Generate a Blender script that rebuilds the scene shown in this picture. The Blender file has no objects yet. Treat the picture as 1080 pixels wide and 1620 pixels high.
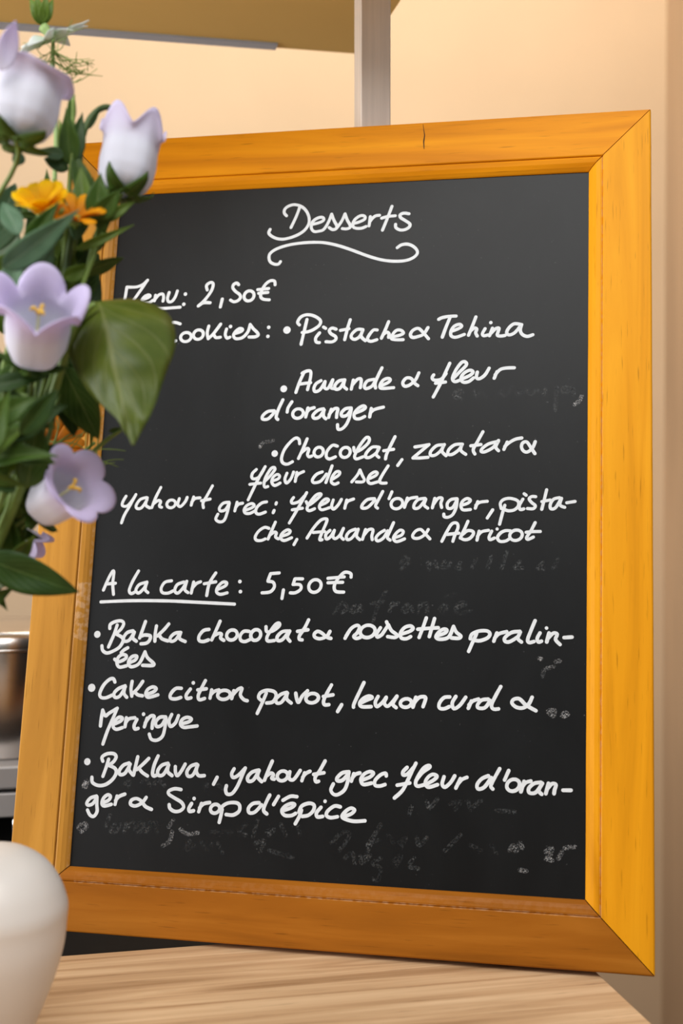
import bpy, math, random
from mathutils import Vector, Matrix, noise

C = bpy.context.scene.collection
R = math.radians
random.seed(7)

# ------------------------------------------------------------------ camera
CAM_Z = 0.3162            # lens height over the table top (table top is z = 0)
F_PX, PITCH = 1950.0, -0.01912
cam = bpy.data.cameras.new('camera')
cam.sensor_fit = 'VERTICAL'; cam.sensor_height = 36.0
cam.lens = 36.0 * F_PX / 1620.0
cam.clip_start = 0.02
cam.dof.use_dof = True; cam.dof.focus_distance = 0.87; cam.dof.aperture_fstop = 5.6
cam_o = bpy.data.objects.new('camera', cam); C.objects.link(cam_o)
cam_o.location = (0, 0, CAM_Z); cam_o.rotation_euler = (R(90) + PITCH, 0, 0)
bpy.context.scene.camera = cam_o

# ------------------------------------------------------------------ light and exposure
vs = bpy.context.scene.view_settings
vs.view_transform = 'Standard'; vs.look = 'None'; vs.gamma = 1; vs.use_curve_mapping = False
vs.exposure = 0.0
world = bpy.data.worlds.new('daylight'); bpy.context.scene.world = world
world.use_nodes = True
wn, wl = world.node_tree.nodes, world.node_tree.links
wn.clear()
wo = wn.new('ShaderNodeOutputWorld'); bg = wn.new('ShaderNodeBackground')
tc = wn.new('ShaderNodeTexCoord'); sp = wn.new('ShaderNodeSeparateXYZ'); rp = wn.new('ShaderNodeValToRGB')
mr = wn.new('ShaderNodeMapRange'); mr.inputs[1].default_value = -1; mr.inputs[2].default_value = 1
wl.new(tc.outputs['Generated'], sp.inputs[0]); wl.new(sp.outputs['Z'], mr.inputs[0])
wl.new(mr.outputs[0], rp.inputs[0]); wl.new(rp.outputs[0], bg.inputs[0]); wl.new(bg.outputs[0], wo.inputs[0])
rp.color_ramp.elements[0].position = 0.50; rp.color_ramp.elements[0].color = (0.15, 0.13, 0.11, 1)
rp.color_ramp.elements[1].position = 0.85; rp.color_ramp.elements[1].color = (0.90, 0.94, 1.0, 1)
bg.inputs[1].default_value = 0.60

def area(name, loc, aim, size, watts, col):
    l = bpy.data.lights.new(name, 'AREA'); l.shape = 'RECTANGLE'; l.size, l.size_y = size
    l.energy = watts; l.color = col
    o = bpy.data.objects.new(name, l); C.objects.link(o); o.location = loc
    o.rotation_euler = (Vector(aim) - Vector(loc)).to_track_quat('-Z', 'Y').to_euler()
    return o
area('key_daylight', (-0.1, -0.5, 1.75), (0, 0.9, 0.25), (1.6, 0.9), 34, (1.0, 0.98, 0.95))  # unseen key for the soft frontal daylight, set close so the wall dims
area('side_fill', (-1.9, 0.30, 0.55), (0, 0.9, 0.35), (1.2, 1.2), 38, (0.98, 0.985, 1.0))  # added fill, kept low to brighten the panel's underside and left bells
area('ceiling_lamp', (0.30, 1.55, 1.65), (0.35, 2.3, 0.75), (1.6, 0.2), 13.5, (1.0, 0.90, 0.76))

# ------------------------------------------------------------------ helpers
def ray(px, py):
    fw = Vector((0, math.cos(PITCH), math.sin(PITCH))); up = Vector((0, -math.sin(PITCH), math.cos(PITCH)))
    return fw + Vector((1, 0, 0)) * ((px - 540) / F_PX) + up * ((810 - py) / F_PX)
def P(px, py, d):                     # a photo pixel seen at distance d
    return Vector((0, 0, CAM_Z)) + ray(px, py) * d

def nodes(name):
    m = bpy.data.materials.new(name); m.use_nodes = True
    n, l = m.node_tree.nodes, m.node_tree.links
    return m, n, l, n['Principled BSDF']
def mat(name, col, rough=0.5, metal=0.0, var=0.0, vscale=20, bump=0.0, bscale=80, spec=0.5, stretch=(1, 1, 1), coat=0):
    m, n, l, b = nodes(name)
    b.inputs['Roughness'].default_value = rough; b.inputs['Metallic'].default_value = metal
    b.inputs['Specular IOR Level'].default_value = spec
    if coat: b.inputs['Coat Weight'].default_value = coat; b.inputs['Coat Roughness'].default_value = 0.25
    t = n.new('ShaderNodeTexCoord'); mp = n.new('ShaderNodeMapping'); mp.inputs['Scale'].default_value = stretch
    l.new(t.outputs['Object'], mp.inputs[0])
    nz = n.new('ShaderNodeTexNoise'); nz.inputs['Scale'].default_value = vscale; nz.inputs['Detail'].default_value = 6
    l.new(mp.outputs[0], nz.inputs['Vector'])
    r = n.new('ShaderNodeValToRGB'); e = r.color_ramp.elements
    e[0].position, e[1].position = 0.3, 0.7
    e[0].color = tuple(c * (1 - var) for c in col) + (1,); e[1].color = tuple(min(1, c * (1 + var)) for c in col) + (1,)
    l.new(nz.outputs['Fac'], r.inputs[0]); l.new(r.outputs[0], b.inputs['Base Color'])
    if bump:
        n2 = n.new('ShaderNodeTexNoise'); n2.inputs['Scale'].default_value = bscale; n2.inputs['Detail'].default_value = 5
        l.new(mp.outputs[0], n2.inputs['Vector'])
        bp = n.new('ShaderNodeBump'); bp.inputs['Strength'].default_value = bump; bp.inputs['Distance'].default_value = 0.002
        l.new(n2.outputs['Fac'], bp.inputs['Height']); l.new(bp.outputs[0], b.inputs['Normal'])
    return m
def wood(name, dark, mid, light, rough=0.4, ring=1.0, seed=0.0, coat=0.0, pores=0.5, worn=()):
    """grain runs along the object's own X axis"""
    m, n, l, b = nodes(name)
    t = n.new('ShaderNodeTexCoord'); mp = n.new('ShaderNodeMapping')
    mp.inputs['Scale'].default_value = (3.0, 55 * ring, 55 * ring); mp.inputs['Location'].default_value = (seed, seed * 3, seed * 5)
    l.new(t.outputs['Object'], mp.inputs[0])
    a = n.new('ShaderNodeTexNoise'); a.inputs['Scale'].default_value = 1.0; a.inputs['Detail'].default_value = 7; a.inputs['Distortion'].default_value = 1.2
    l.new(mp.outputs[0], a.inputs['Vector'])
    r = n.new('ShaderNodeValToRGB'); e = r.color_ramp.elements
    e[0].position = 0.28; e[0].color = dark + (1,); e[1].position = 0.72; e[1].color = light + (1,)
    k = e.new(0.5); k.color = mid + (1,)
    l.new(a.outputs['Fac'], r.inputs[0])
    mp2 = n.new('ShaderNodeMapping'); mp2.inputs['Scale'].default_value = (35, 700, 700); mp2.inputs['Location'].default_value = (seed, 0, 0)
    l.new(t.outputs['Object'], mp2.inputs[0])
    p = n.new('ShaderNodeTexNoise'); p.inputs['Scale'].default_value = 1.0; p.inputs['Detail'].default_value = 2
    l.new(mp2.outputs[0], p.inputs['Vector'])
    pr = n.new('ShaderNodeValToRGB'); pe = pr.color_ramp.elements
    pe[0].position = 0.27; pe[0].color = (1, 1, 1, 1); pe[1].position = 0.36; pe[1].color = (0, 0, 0, 1)
    l.new(p.outputs['Fac'], pr.inputs[0])
    ml = n.new('ShaderNodeMath'); ml.operation = 'MULTIPLY'; ml.inputs[1].default_value = pores
    l.new(pr.outputs[0], ml.inputs[0])
    mx = n.new('ShaderNodeMix'); mx.data_type = 'RGBA'
    mx.inputs[7].default_value = tuple(c * 0.55 for c in dark) + (1,)
    l.new(ml.outputs[0], mx.inputs[0]); l.new(r.outputs[0], mx.inputs[6]); colr = mx.outputs[2]
    if worn:                             # rubbed places and painted groove-edge highlights: (x0, x1, y0, y1, amount) on the rail
        sx = n.new('ShaderNodeSeparateXYZ'); l.new(t.outputs['Object'], sx.inputs[0])
        wz = n.new('ShaderNodeTexNoise'); wz.inputs['Scale'].default_value = 260; wz.inputs['Detail'].default_value = 5; l.new(t.outputs['Object'], wz.inputs['Vector'])
        for x0, x1, y0, y1, am in worn:
            fac = None
            for ax, c0, c1 in ((0, x0, x1), (1, y0, y1)):
                cm = n.new('ShaderNodeMath'); cm.operation = 'COMPARE'; cm.inputs[1].default_value = (c0 + c1) / 2; cm.inputs[2].default_value = (c1 - c0) / 2
                l.new(sx.outputs[ax], cm.inputs[0])
                if fac is None: fac = cm.outputs[0]
                else:
                    mm = n.new('ShaderNodeMath'); mm.operation = 'MULTIPLY'; l.new(fac, mm.inputs[0]); l.new(cm.outputs[0], mm.inputs[1]); fac = mm.outputs[0]
            wr_ = n.new('ShaderNodeMapRange'); wr_.inputs[1].default_value = 0.42; wr_.inputs[2].default_value = 0.62; wr_.inputs[4].default_value = am
            l.new(wz.outputs['Fac'], wr_.inputs[0])
            mm = n.new('ShaderNodeMath'); mm.operation = 'MULTIPLY'; l.new(fac, mm.inputs[0]); l.new(wr_.outputs[0], mm.inputs[1])
            m2 = n.new('ShaderNodeMix'); m2.data_type = 'RGBA'; m2.inputs[7].default_value = (0.62, 0.42, 0.26, 1)
            l.new(mm.outputs[0], m2.inputs[0]); l.new(colr, m2.inputs[6]); colr = m2.outputs[2]
    l.new(colr, b.inputs['Base Color'])
    bp = n.new('ShaderNodeBump'); bp.inputs['Strength'].default_value = 0.12; bp.inputs['Distance'].default_value = 0.0006
    l.new(a.outputs['Fac'], bp.inputs['Height']); l.new(bp.outputs[0], b.inputs['Normal'])
    b.inputs['Roughness'].default_value = rough; b.inputs['Specular IOR Level'].default_value = 0.08
    if coat: b.inputs['Coat Weight'].default_value = coat; b.inputs['Coat Roughness'].default_value = 0.3
    return m

def thing(name, label, cat, loc=(0, 0, 0), group=None, matrix=None):
    o = bpy.data.objects.new(name, None); C.objects.link(o); o.empty_display_size = 0.02
    if matrix is not None: o.matrix_world = matrix
    else: o.location = loc
    tag(o, label, cat, group)
    return o
def tag(o, label, cat, group=None):
    o['label'] = label; o['category'] = cat
    if group: o['group'] = group
    return o
def obj(name, verts, faces, m, parent=None, off=None, smooth=True, uv=None, matrix=None):
    """one mesh object; verts in world space are moved by off (the root's place)"""
    me = bpy.data.meshes.new(name)
    o3 = Vector(off) if off is not None else Vector((0, 0, 0))
    me.from_pydata([tuple(Vector(v) - o3) for v in verts], [], faces)
    if uv:
        ul = me.uv_layers.new(name='UVMap')
        for lp in me.loops: ul.data[lp.index].uv = uv[lp.vertex_index]
    if smooth:
        for p in me.polygons: p.use_smooth = True
    me.materials.append(m); me.update()
    o = bpy.data.objects.new(name, me); C.objects.link(o)
    if parent: o.parent = parent
    elif off is not None: o.location = o3
    if matrix is not None: o.matrix_local = matrix
    return o
def struct(o): o['kind'] = 'structure'; return o
def bevel(o, w, seg=3):
    b = o.modifiers.new('bevel', 'BEVEL'); b.width = w; b.segments = seg; b.limit_method = 'ANGLE'
    for p in o.data.polygons: p.use_smooth = True
    b.harden_normals = True
    return o
def box(x0, x1, y0, y1, z0, z1):
    v = [(x, y, z) for z in (z0, z1) for y in (y0, y1) for x in (x0, x1)]
    f = [(0, 2, 3, 1), (4, 5, 7, 6), (0, 1, 5, 4), (2, 6, 7, 3), (0, 4, 6, 2), (1, 3, 7, 5)]
    return v, f
def catmull(pts, n=6, closed=False):
    pts = [Vector(p) for p in pts]
    if len(pts) < 3 and not closed:
        return [pts[0].lerp(pts[-1], i / 4) for i in range(5)] if len(pts) == 2 else pts
    out = []; N = len(pts)
    for i in range(N if closed else N - 1):
        if closed: a, b, c, d = pts[(i - 1) % N], pts[i], pts[(i + 1) % N], pts[(i + 2) % N]
        else: a, b, c, d = pts[max(i - 1, 0)], pts[i], pts[i + 1], pts[min(i + 2, N - 1)]
        for k in range(n):
            t = k / n
            out.append(0.5 * ((2 * b) + (c - a) * t + (2 * a - 5 * b + 4 * c - d) * t * t + (3 * b - a - 3 * c + d) * t ** 3))
    if not closed: out.append(pts[-1])
    return out
def tube(pts, r0, r1=None, seg=8, n=6):
    """tapered tube through pts"""
    if r1 is None: r1 = r0
    ps = catmull(pts, n); v, f = [], []
    prev = None
    for i, p in enumerate(ps):
        t = (ps[min(i + 1, len(ps) - 1)] - ps[max(i - 1, 0)])
        t = t.normalized() if t.length > 1e-9 else Vector((0, 0, 1))
        if prev is None: prev = t.orthogonal().normalized()
        prev = (prev - t * prev.dot(t)).normalized(); q = t.cross(prev)
        r = r0 + (r1 - r0) * i / max(1, len(ps) - 1)
        for k in range(seg):
            a = 2 * math.pi * k / seg
            v.append(p + prev * (r * math.cos(a)) + q * (r * math.sin(a)))
    for i in range(len(ps) - 1):
        for k in range(seg):
            f.append((i * seg + k, i * seg + (k + 1) % seg, (i + 1) * seg + (k + 1) % seg, (i + 1) * seg + k))
    f.append(tuple(range(seg))[::-1]); f.append(tuple((len(ps) - 1) * seg + k for k in range(seg)))
    return v, f
def join(*ms):
    v, f = [], []
    for a, b in ms:
        o = len(v); v += list(a); f += [tuple(i + o for i in q) for q in b]
    return v, f
def lathe(prof, seg=64, cap=True):
    v, f = [], []
    for r, z in prof:
        for k in range(seg):
            a = 2 * math.pi * k / seg; v.append((r * math.cos(a), r * math.sin(a), z))
    for i in range(len(prof) - 1):
        for k in range(seg):
            f.append((i * seg + k, i * seg + (k + 1) % seg, (i + 1) * seg + (k + 1) % seg, (i + 1) * seg + k))
    if cap:
        f.append(tuple(range(seg))[::-1]); f.append(tuple((len(prof) - 1) * seg + k for k in range(seg)))
    return v, f
def frame_of(axis):
    a = Vector(axis).normalized()
    s = a.orthogonal().normalized()
    return s, a.cross(s), a

# ------------------------------------------------------------------ the setting
AX = R(12)                                          # the table, the post, the panel and the wall share this turn
EV = Vector((math.cos(AX), math.sin(AX), 0)); EU = Vector((-math.sin(AX), math.cos(AX), 0))
ROT = Matrix.Rotation(AX, 4, 'Z')
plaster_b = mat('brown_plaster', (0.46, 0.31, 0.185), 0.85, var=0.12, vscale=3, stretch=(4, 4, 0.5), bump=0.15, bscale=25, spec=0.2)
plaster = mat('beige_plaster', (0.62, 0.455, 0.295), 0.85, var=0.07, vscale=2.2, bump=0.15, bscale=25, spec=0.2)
floor_m = mat('brown_floor', (0.20, 0.135, 0.085), 0.6, var=0.15, vscale=5)
WD = 2.15                                           # distance of the wall along EU
corner = None
def wall_pt(px):                                    # where the sight line through px meets the back wall, seen from above
    d = ray(px, 800); d.z = 0
    return d * (WD / d.dot(EU))
cr = wall_pt(1050)
vl = cr.dot(EV)
FZ = -0.745
struct(obj('floor', *box(-2.5, 2.6, -1.5, 3.2, FZ - 0.05, FZ), floor_m, smooth=False))
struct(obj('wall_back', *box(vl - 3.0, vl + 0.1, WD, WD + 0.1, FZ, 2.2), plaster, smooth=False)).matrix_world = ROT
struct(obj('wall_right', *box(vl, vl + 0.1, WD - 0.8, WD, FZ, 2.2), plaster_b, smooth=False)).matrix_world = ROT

# ------------------------------------------------------------------ oak table under the board
oak = wood('light_oak', (0.34, 0.19, 0.09), (0.55, 0.345, 0.185), (0.70, 0.48, 0.28), 0.5, ring=1.5, seed=2.1, pores=0.35)
bk = Vector((-0.147, 0.8376, 0)).dot(EU); rt = Vector((0.1768, 0.755, 0)).dot(EV)
tbl = thing('table', 'light oak table whose back corner carries the framed chalkboard and the white pot', 'table', (0, 0, FZ))
tbl.rotation_euler.z = AX
H = -FZ
bevel(obj('table_top', *box(rt - 1.25, rt, bk - 0.80, bk, H - 0.03, H), oak, tbl, smooth=False), 0.0015)
for x in (rt - 1.20, rt - 0.10):
    for y in (bk - 0.76, bk - 0.09):
        bevel(obj('leg', *box(x, x + 0.05, y, y + 0.05, 0, H - 0.03), oak, tbl, smooth=False), 0.002)

# ------------------------------------------------------------------ black counter behind the table
black = mat('black_laminate', (0.005, 0.0045, 0.0045), 0.7, var=0.3, vscale=30, spec=0.12)
ctr = thing('counter', 'low black counter just behind the oak table, under the chalkboard', 'counter', (0, 0, FZ))
ctr.rotation_euler.z = AX
CZ = -0.05
bevel(obj('counter_top', *box(-1.1, 0.27, bk + 0.006, bk + 0.62, CZ - FZ - 0.03, CZ - FZ), black, ctr, smooth=False), 0.002)
obj('cabinet', *box(-1.08, 0.25, bk + 0.03, bk + 0.60, 0, CZ - FZ - 0.03), black, ctr, smooth=False)

# ------------------------------------------------------------------ metal post and overhead panel
alu = mat('brushed_aluminium', (0.78, 0.70, 0.62), 0.45, metal=0.15, var=0.10, vscale=6, bump=0.05, bscale=60, stretch=(30, 30, 1.2))
dgrey = mat('grey_metal', (0.50, 0.60, 0.80), 0.5, metal=0.1, var=0.05)
PS = 0.0243
pc = P(570.5, 200, 0.966); pc.z = 0                    # its front left edge
post = thing('metal_post', 'square brushed metal post standing upright behind the chalkboard', 'post', (pc.x, pc.y, CZ))
post.rotation_euler.z = AX
PZ = CAM_Z + 0.42
v, f = box(0, PS, 0, PS, 0, PZ - CZ)
bevel(obj('tube', v, f, alu, post, smooth=False), 0.0012, 3)
v, f = box(-0.02, PS + 0.02, -0.012, PS + 0.02, 0, 0.005)
obj('foot_plate', v, f, alu, post, smooth=False)
tanp = mat('tan_board', (0.95, 0.66, 0.20), 0.6, var=0.05, vscale=3)
pan_c = P(577, 84, 1.193); cv, cu = pan_c.dot(EV), pan_c.dot(EU)
panel = thing('overhead_panel', 'flat tan panel overhead with a thin grey metal strip along its edge', 'panel', (0, 0, PZ))
panel.rotation_euler.z = AX
obj('board', *box(cv - 0.9, cv, cu - 0.42, cu, 0, 0.018), tanp, panel, smooth=False)
s0 = P(437, 68, 1.17).dot(EV)
obj('metal_strip', *box(cv - 0.9, s0, cu - 0.013, cu + 0.001, -0.002, 0.004), dgrey, panel, smooth=False)

# ------------------------------------------------------------------ coffee machine corner at the left
steel = mat('polished_steel', (0.62, 0.58, 0.55), 0.24, metal=1.0, var=0.04, vscale=3, stretch=(1, 1, 30))
greyp = mat('grey_enamel', (0.36, 0.34, 0.33), 0.45, metal=0.3, var=0.04)
chrome = mat('chrome', (0.8, 0.79, 0.78), 0.15, metal=1.0)
mc = P(12, 1300, 1.20)
mach = thing('coffee_machine', 'grey metal machine with a chrome barred grille behind the left side of the chalkboard', 'machine', (mc.x, mc.y, CZ))
mach.rotation_euler.z = AX
zt = P(0, 1205, 1.12).z; z1 = P(0, 1246, 1.12).z; z2 = P(0, 1290, 1.12).z
def mbox(name, x0, x1, y0, y1, za, zb, m, bw=0.002):
    return bevel(obj(name, *box(x0, x1, y0, y1, za - CZ, zb - CZ), m, mach, smooth=False), bw)
mbox('top_plate', -0.16, 0.055, -0.10, 0.12, z1 + 0.002, zt, greyp, 0.003)
mbox('drawer_front', -0.16, 0.055, -0.099, 0.12, z2 + 0.002, z1 - 0.001, greyp)
mbox('body', -0.155, 0.05, -0.075, 0.115, CZ, z2, black)
for k in range(11):
    x = -0.15 + k * 0.018
    obj('grille_bar', *tube([Vector((x, -0.092, 0.0)), Vector((x, -0.092, z2 - CZ - 0.006)), Vector((x, -0.082, z2 - CZ + 0.002))], 0.0032, seg=8), chrome, mach)
can_h = P(0, 985, 1.2).z - zt
can = thing('steel_canister', 'round polished steel canister standing on the grey machine at the left edge', 'canister', (mc.x, mc.y, zt))
rr = 0.078
pr = [(rr - 0.002, 0), (rr, 0.003), (rr, can_h - 0.016), (rr - 0.0015, can_h - 0.008), (rr - 0.006, can_h - 0.002), (rr - 0.012, can_h), (0.001, can_h + 0.001)]
obj('body', *lathe(pr, 72), steel, can)
obj('lid_rim', *lathe([(rr + 0.0005, can_h - 0.0195), (rr + 0.0012, can_h - 0.018), (rr + 0.0005, can_h - 0.0165)], 72, cap=False), steel, can)

# ------------------------------------------------------------------ white pot in the left corner
por = mat('white_ceramic', (0.70, 0.66, 0.615), 0.42, var=0.015, vscale=8, coat=0.1)
pp = P(-12, 1400, 0.672)
pot = thing('white_pot', 'smooth white round ceramic pot with a closed top, in the bottom left corner', 'pot', (pp.x, pp.y, 0))
prof = catmull([Vector((r, z, 0)) for r, z in [(0.0135, 0), (0.0158, 0.004), (0.0215, 0.020), (0.0312, 0.043), (0.0378, 0.064), (0.0398, 0.080), (0.0404, 0.0865), (0.0393, 0.0925), (0.0355, 0.102), (0.0285, 0.1115), (0.0180, 0.1185), (0.008, 0.1212), (0.0005, 0.1217)]], 5)
obj('body', *lathe([(p.x, p.y) for p in prof], 72), por, pot)

# ------------------------------------------------------------------ the chalkboard
YAW, TILT = -0.201460, 0.202233
BR_ = Vector((math.cos(YAW), math.sin(YAW), 0)); BB = Vector((-math.sin(YAW), math.cos(YAW), 0))
BU = Vector((0, 0, 1)) * math.cos(TILT) + BB * math.sin(TILT); BN = BR_.cross(BU)
BC = Vector((-0.0200727, 0.8268358, CAM_Z - 0.3122054))
BM = Matrix(((BR_.x, BU.x, BN.x, BC.x), (BR_.y, BU.y, BN.y, BC.y), (BR_.z, BU.z, BN.z, BC.z), (0, 0, 0, 1)))
chalk_t = thing('chalkboard', 'black chalkboard in an orange-brown wooden frame with a handwritten dessert menu', 'chalkboard', matrix=BM)
BW, BH, TH = 0.45, 0.60, 0.020
GR, OP = 0.0342, 0.0440                               # groove and opening, measured in from the outer edge
SL = -0.0062                                          # the slate lies this far behind the frame's face
wr = wood('stained_pine_lit', (0.53, 0.205, 0.005), (0.70, 0.288, 0.008), (0.79, 0.35, 0.013), 0.38, ring=0.8, seed=1.3, pores=0.55, worn=((0.03, 0.57, 0.0338, 0.0350, 0.35),))  # right rail: yellower stain, with the stronger light put into the colour
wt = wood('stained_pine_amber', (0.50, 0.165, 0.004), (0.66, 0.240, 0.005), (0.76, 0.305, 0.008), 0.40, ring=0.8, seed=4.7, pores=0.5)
wb = wood('stained_pine_dimmed', (0.20, 0.062, 0.005), (0.30, 0.098, 0.008), (0.39, 0.140, 0.015), 0.42, ring=0.6, seed=8.2, pores=0.45, worn=((0.05, 0.43, 0.0336, 0.0352, 0.28), (0.05, 0.43, 0.036, 0.041, 0.04)))  # bottom rail: light falloff painted in as a darker brown
wlft = wood('stained_pine_sheen', (0.36, 0.160, 0.022), (0.50, 0.235, 0.036), (0.58, 0.290, 0.055), 0.38, ring=0.8, seed=6.4, coat=0.08, pores=0.55, worn=((0.352, 0.395, 0.0352, 0.045, 0.5), (0.02, 0.58, 0.0425, 0.045, 0.3)))  # left rail: whitish sheen mixed into the wood colour, plus real wear
def rail(L, m, M, mitre_gap=0.0004):
    # local: X along the length, Y inward, Z to the viewer
    prof = [(0.0, -TH), (0.0, -0.0012), (0.0004, -0.0004), (0.0012, 0.0), (GR - 0.0008, 0.0), (GR - 0.0002, -0.0004), (GR, -0.0017),
            (GR + 0.0005, -0.0011), (GR + 0.0016, -0.0008), (GR + 0.0045, -0.0013), (GR + 0.0072, -0.0027), (OP - 0.0006, -0.0046), (OP, -0.0054), (OP, -TH + 0.004), (OP - 0.012, -TH)]
    v, f = [], []; n = len(prof); S = 24
    for i in range(S + 1):
        for y, z in prof:
            a = y + mitre_gap; x = a + (L - 2 * a) * i / S
            w = 0.00012 * noise.noise(Vector((x * 40 + L, y * 90, z * 50)))
            v.append((x, y + w, z + w))
    for i in range(S):
        for k in range(n):
            f.append((i * n + k, i * n + (k + 1) % n, (i + 1) * n + (k + 1) % n, (i + 1) * n + k))
    f.append(tuple(range(n))[::-1]); f.append(tuple(S * n + k for k in range(n)))
    o = obj('frame_rail', v, [q[::-1] for q in f], m, chalk_t, smooth=False, matrix=M)
    return o
def lm(ox, oy, xa, ya):
    xa, ya = Vector(xa), Vector(ya); za = Vector((0, 0, 1))
    return Matrix(((xa.x, ya.x, za.x, ox), (xa.y, ya.y, za.y, oy), (xa.z, ya.z, za.z, 0), (0, 0, 0, 1)))
rail(BW, wb, lm(-BW / 2, 0, (1, 0, 0), (0, 1, 0)))['label'] = 'bottom rail, weaker light put into its darker brown'
rail(BH, wr, lm(BW / 2, 0, (0, 1, 0), (-1, 0, 0)))['label'] = 'orange right rail, stronger light put into its colour'
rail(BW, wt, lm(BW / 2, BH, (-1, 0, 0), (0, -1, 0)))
rail(BH, wlft, lm(-BW / 2, BH, (0, -1, 0), (1, 0, 0)))['label'] = 'worn left rail with a whitish sheen put into its honey colour'

# the slate with wiped chalk dust in it
sm, n, l, b = nodes('slate_black')
t = n.new('ShaderNodeTexCoord'); mp = n.new('ShaderNodeMapping'); mp.inputs['Scale'].default_value = (1.0, 0.55, 1)
l.new(t.outputs['Object'], mp.inputs[0])
n1 = n.new('ShaderNodeTexNoise'); n1.inputs['Scale'].default_value = 9; n1.inputs['Detail'].default_value = 8; n1.inputs['Roughness'].default_value = 0.65; n1.inputs['Distortion'].default_value = 0.8
l.new(mp.outputs[0], n1.inputs['Vector'])
r = n.new('ShaderNodeValToRGB'); e = r.color_ramp.elements
e[0].position = 0.35; e[0].color = (0.0014, 0.0018, 0.0021, 1); e[1].position = 0.78; e[1].color = (0.0056, 0.0066, 0.0072, 1)
l.new(n1.outputs['Fac'], r.inputs[0])
n2 = n.new('ShaderNodeTexNoise'); n2.inputs['Scale'].default_value = 420; n2.inputs['Detail'].default_value = 2
l.new(t.outputs['Object'], n2.inputs['Vector'])
r2 = n.new('ShaderNodeValToRGB'); e = r2.color_ramp.elements
e[0].position = 0.74; e[0].color = (0, 0, 0, 1); e[1].position = 0.82; e[1].color = (0.05, 0.05, 0.05, 1)
l.new(n2.outputs['Fac'], r2.inputs[0])
ad = n.new('ShaderNodeMix'); ad.data_type = 'RGBA'; ad.blend_type = 'ADD'; ad.inputs[0].default_value = 1
l.new(r.outputs[0], ad.inputs[6]); l.new(r2.outputs[0], ad.inputs[7]); l.new(ad.outputs[2], b.inputs['Base Color'])
b.inputs['Roughness'].default_value = 0.42; b.inputs['Specular IOR Level'].default_value = 0.24
slate = obj('slate', *box(-BW / 2 + OP - 0.006, BW / 2 - OP + 0.006, OP - 0.006, BH - OP + 0.006, SL - 0.004, SL), sm, chalk_t, smooth=False)

# a crack in the top rail
def on_face(px, py):
    o = BC - Vector((0, 0, CAM_Z)); d = ray(px, py); p = d * (o.dot(BN) / d.dot(BN)) + Vector((0, 0, CAM_Z)) - BC
    return Vector((p.dot(BR_), p.dot(BU), 0.00012))
crack_m = mat('dark_crack', (0.03, 0.012, 0.004), 0.9)
v, f = [], []
for x, y, w in ((669, 196, 0.2), (670, 205, 0.5), (671.5, 214, 0.8), (670, 224, 1.0), (670.5, 236, 0.5)):
    v += [on_face(x - w, y), on_face(x + w, y)]
for i in range(4): f.append((2 * i, 2 * i + 2, 2 * i + 3, 2 * i + 1))
obj('crack', v, f, crack_m, chalk_t, smooth=False)

# ------------------------------------------------------------------ handwriting, traced stroke by stroke on the slate
def on_slate(px, py):                                 # where the photo's pixel lies on the slate, in board units
    o = BC + BN * SL - Vector((0, 0, CAM_Z)); d = ray(px, py)
    p = d * (o.dot(BN) / d.dot(BN)) + Vector((0, 0, CAM_Z)) - BC
    return Vector((p.dot(BR_), p.dot(BU), 0))
chalk = mat('white_chalk_ink', (0.64, 0.67, 0.69), 0.85, var=0.05, vscale=300, spec=0.2)
def faint(name, col, amount, scale=260):
    m, n, l, b = nodes(name)
    b.inputs['Base Color'].default_value = col + (1,); b.inputs['Roughness'].default_value = 0.9; b.inputs['Specular IOR Level'].default_value = 0.1
    tr = n.new('ShaderNodeBsdfTransparent'); mx = n.new('ShaderNodeMixShader'); t = n.new('ShaderNodeTexCoord')
    nz = n.new('ShaderNodeTexNoise'); nz.inputs['Scale'].default_value = scale; nz.inputs['Detail'].default_value = 4; nz.inputs['Roughness'].default_value = 0.7
    nb = n.new('ShaderNodeTexNoise'); nb.inputs['Scale'].default_value = 45; nb.inputs['Detail'].default_value = 2
    l.new(t.outputs['Object'], nz.inputs['Vector']); l.new(t.outputs['Object'], nb.inputs['Vector'])
    r = n.new('ShaderNodeValToRGB'); e = r.color_ramp.elements
    e[0].position = 0.45; e[0].color = (0, 0, 0, 1); e[1].position = 0.65; e[1].color = (amount,) * 3 + (1,)
    l.new(nz.outputs['Fac'], r.inputs[0])
    rb = n.new('ShaderNodeValToRGB'); e = rb.color_ramp.elements
    e[0].position = 0.35; e[0].color = (0.15,) * 3 + (1,); e[1].position = 0.65; e[1].color = (1, 1, 1, 1)
    l.new(nb.outputs['Fac'], rb.inputs[0])
    ml = n.new('ShaderNodeMath'); ml.operation = 'MULTIPLY'; l.new(r.outputs[0], ml.inputs[0]); l.new(rb.outputs[0], ml.inputs[1])
    l.new(ml.outputs[0], mx.inputs[0]); l.new(tr.outputs[0], mx.inputs[1]); l.new(b.outputs[0], mx.inputs[2])
    l.new(mx.outputs[0], n['Material Output'].inputs[0])
    return m
ghost = faint('wiped_chalk', (0.50, 0.52, 0.52), 0.10, 700)
ghost2 = faint('half_wiped_chalk', (0.7, 0.7, 0.7), 0.50, 1100)

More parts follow.
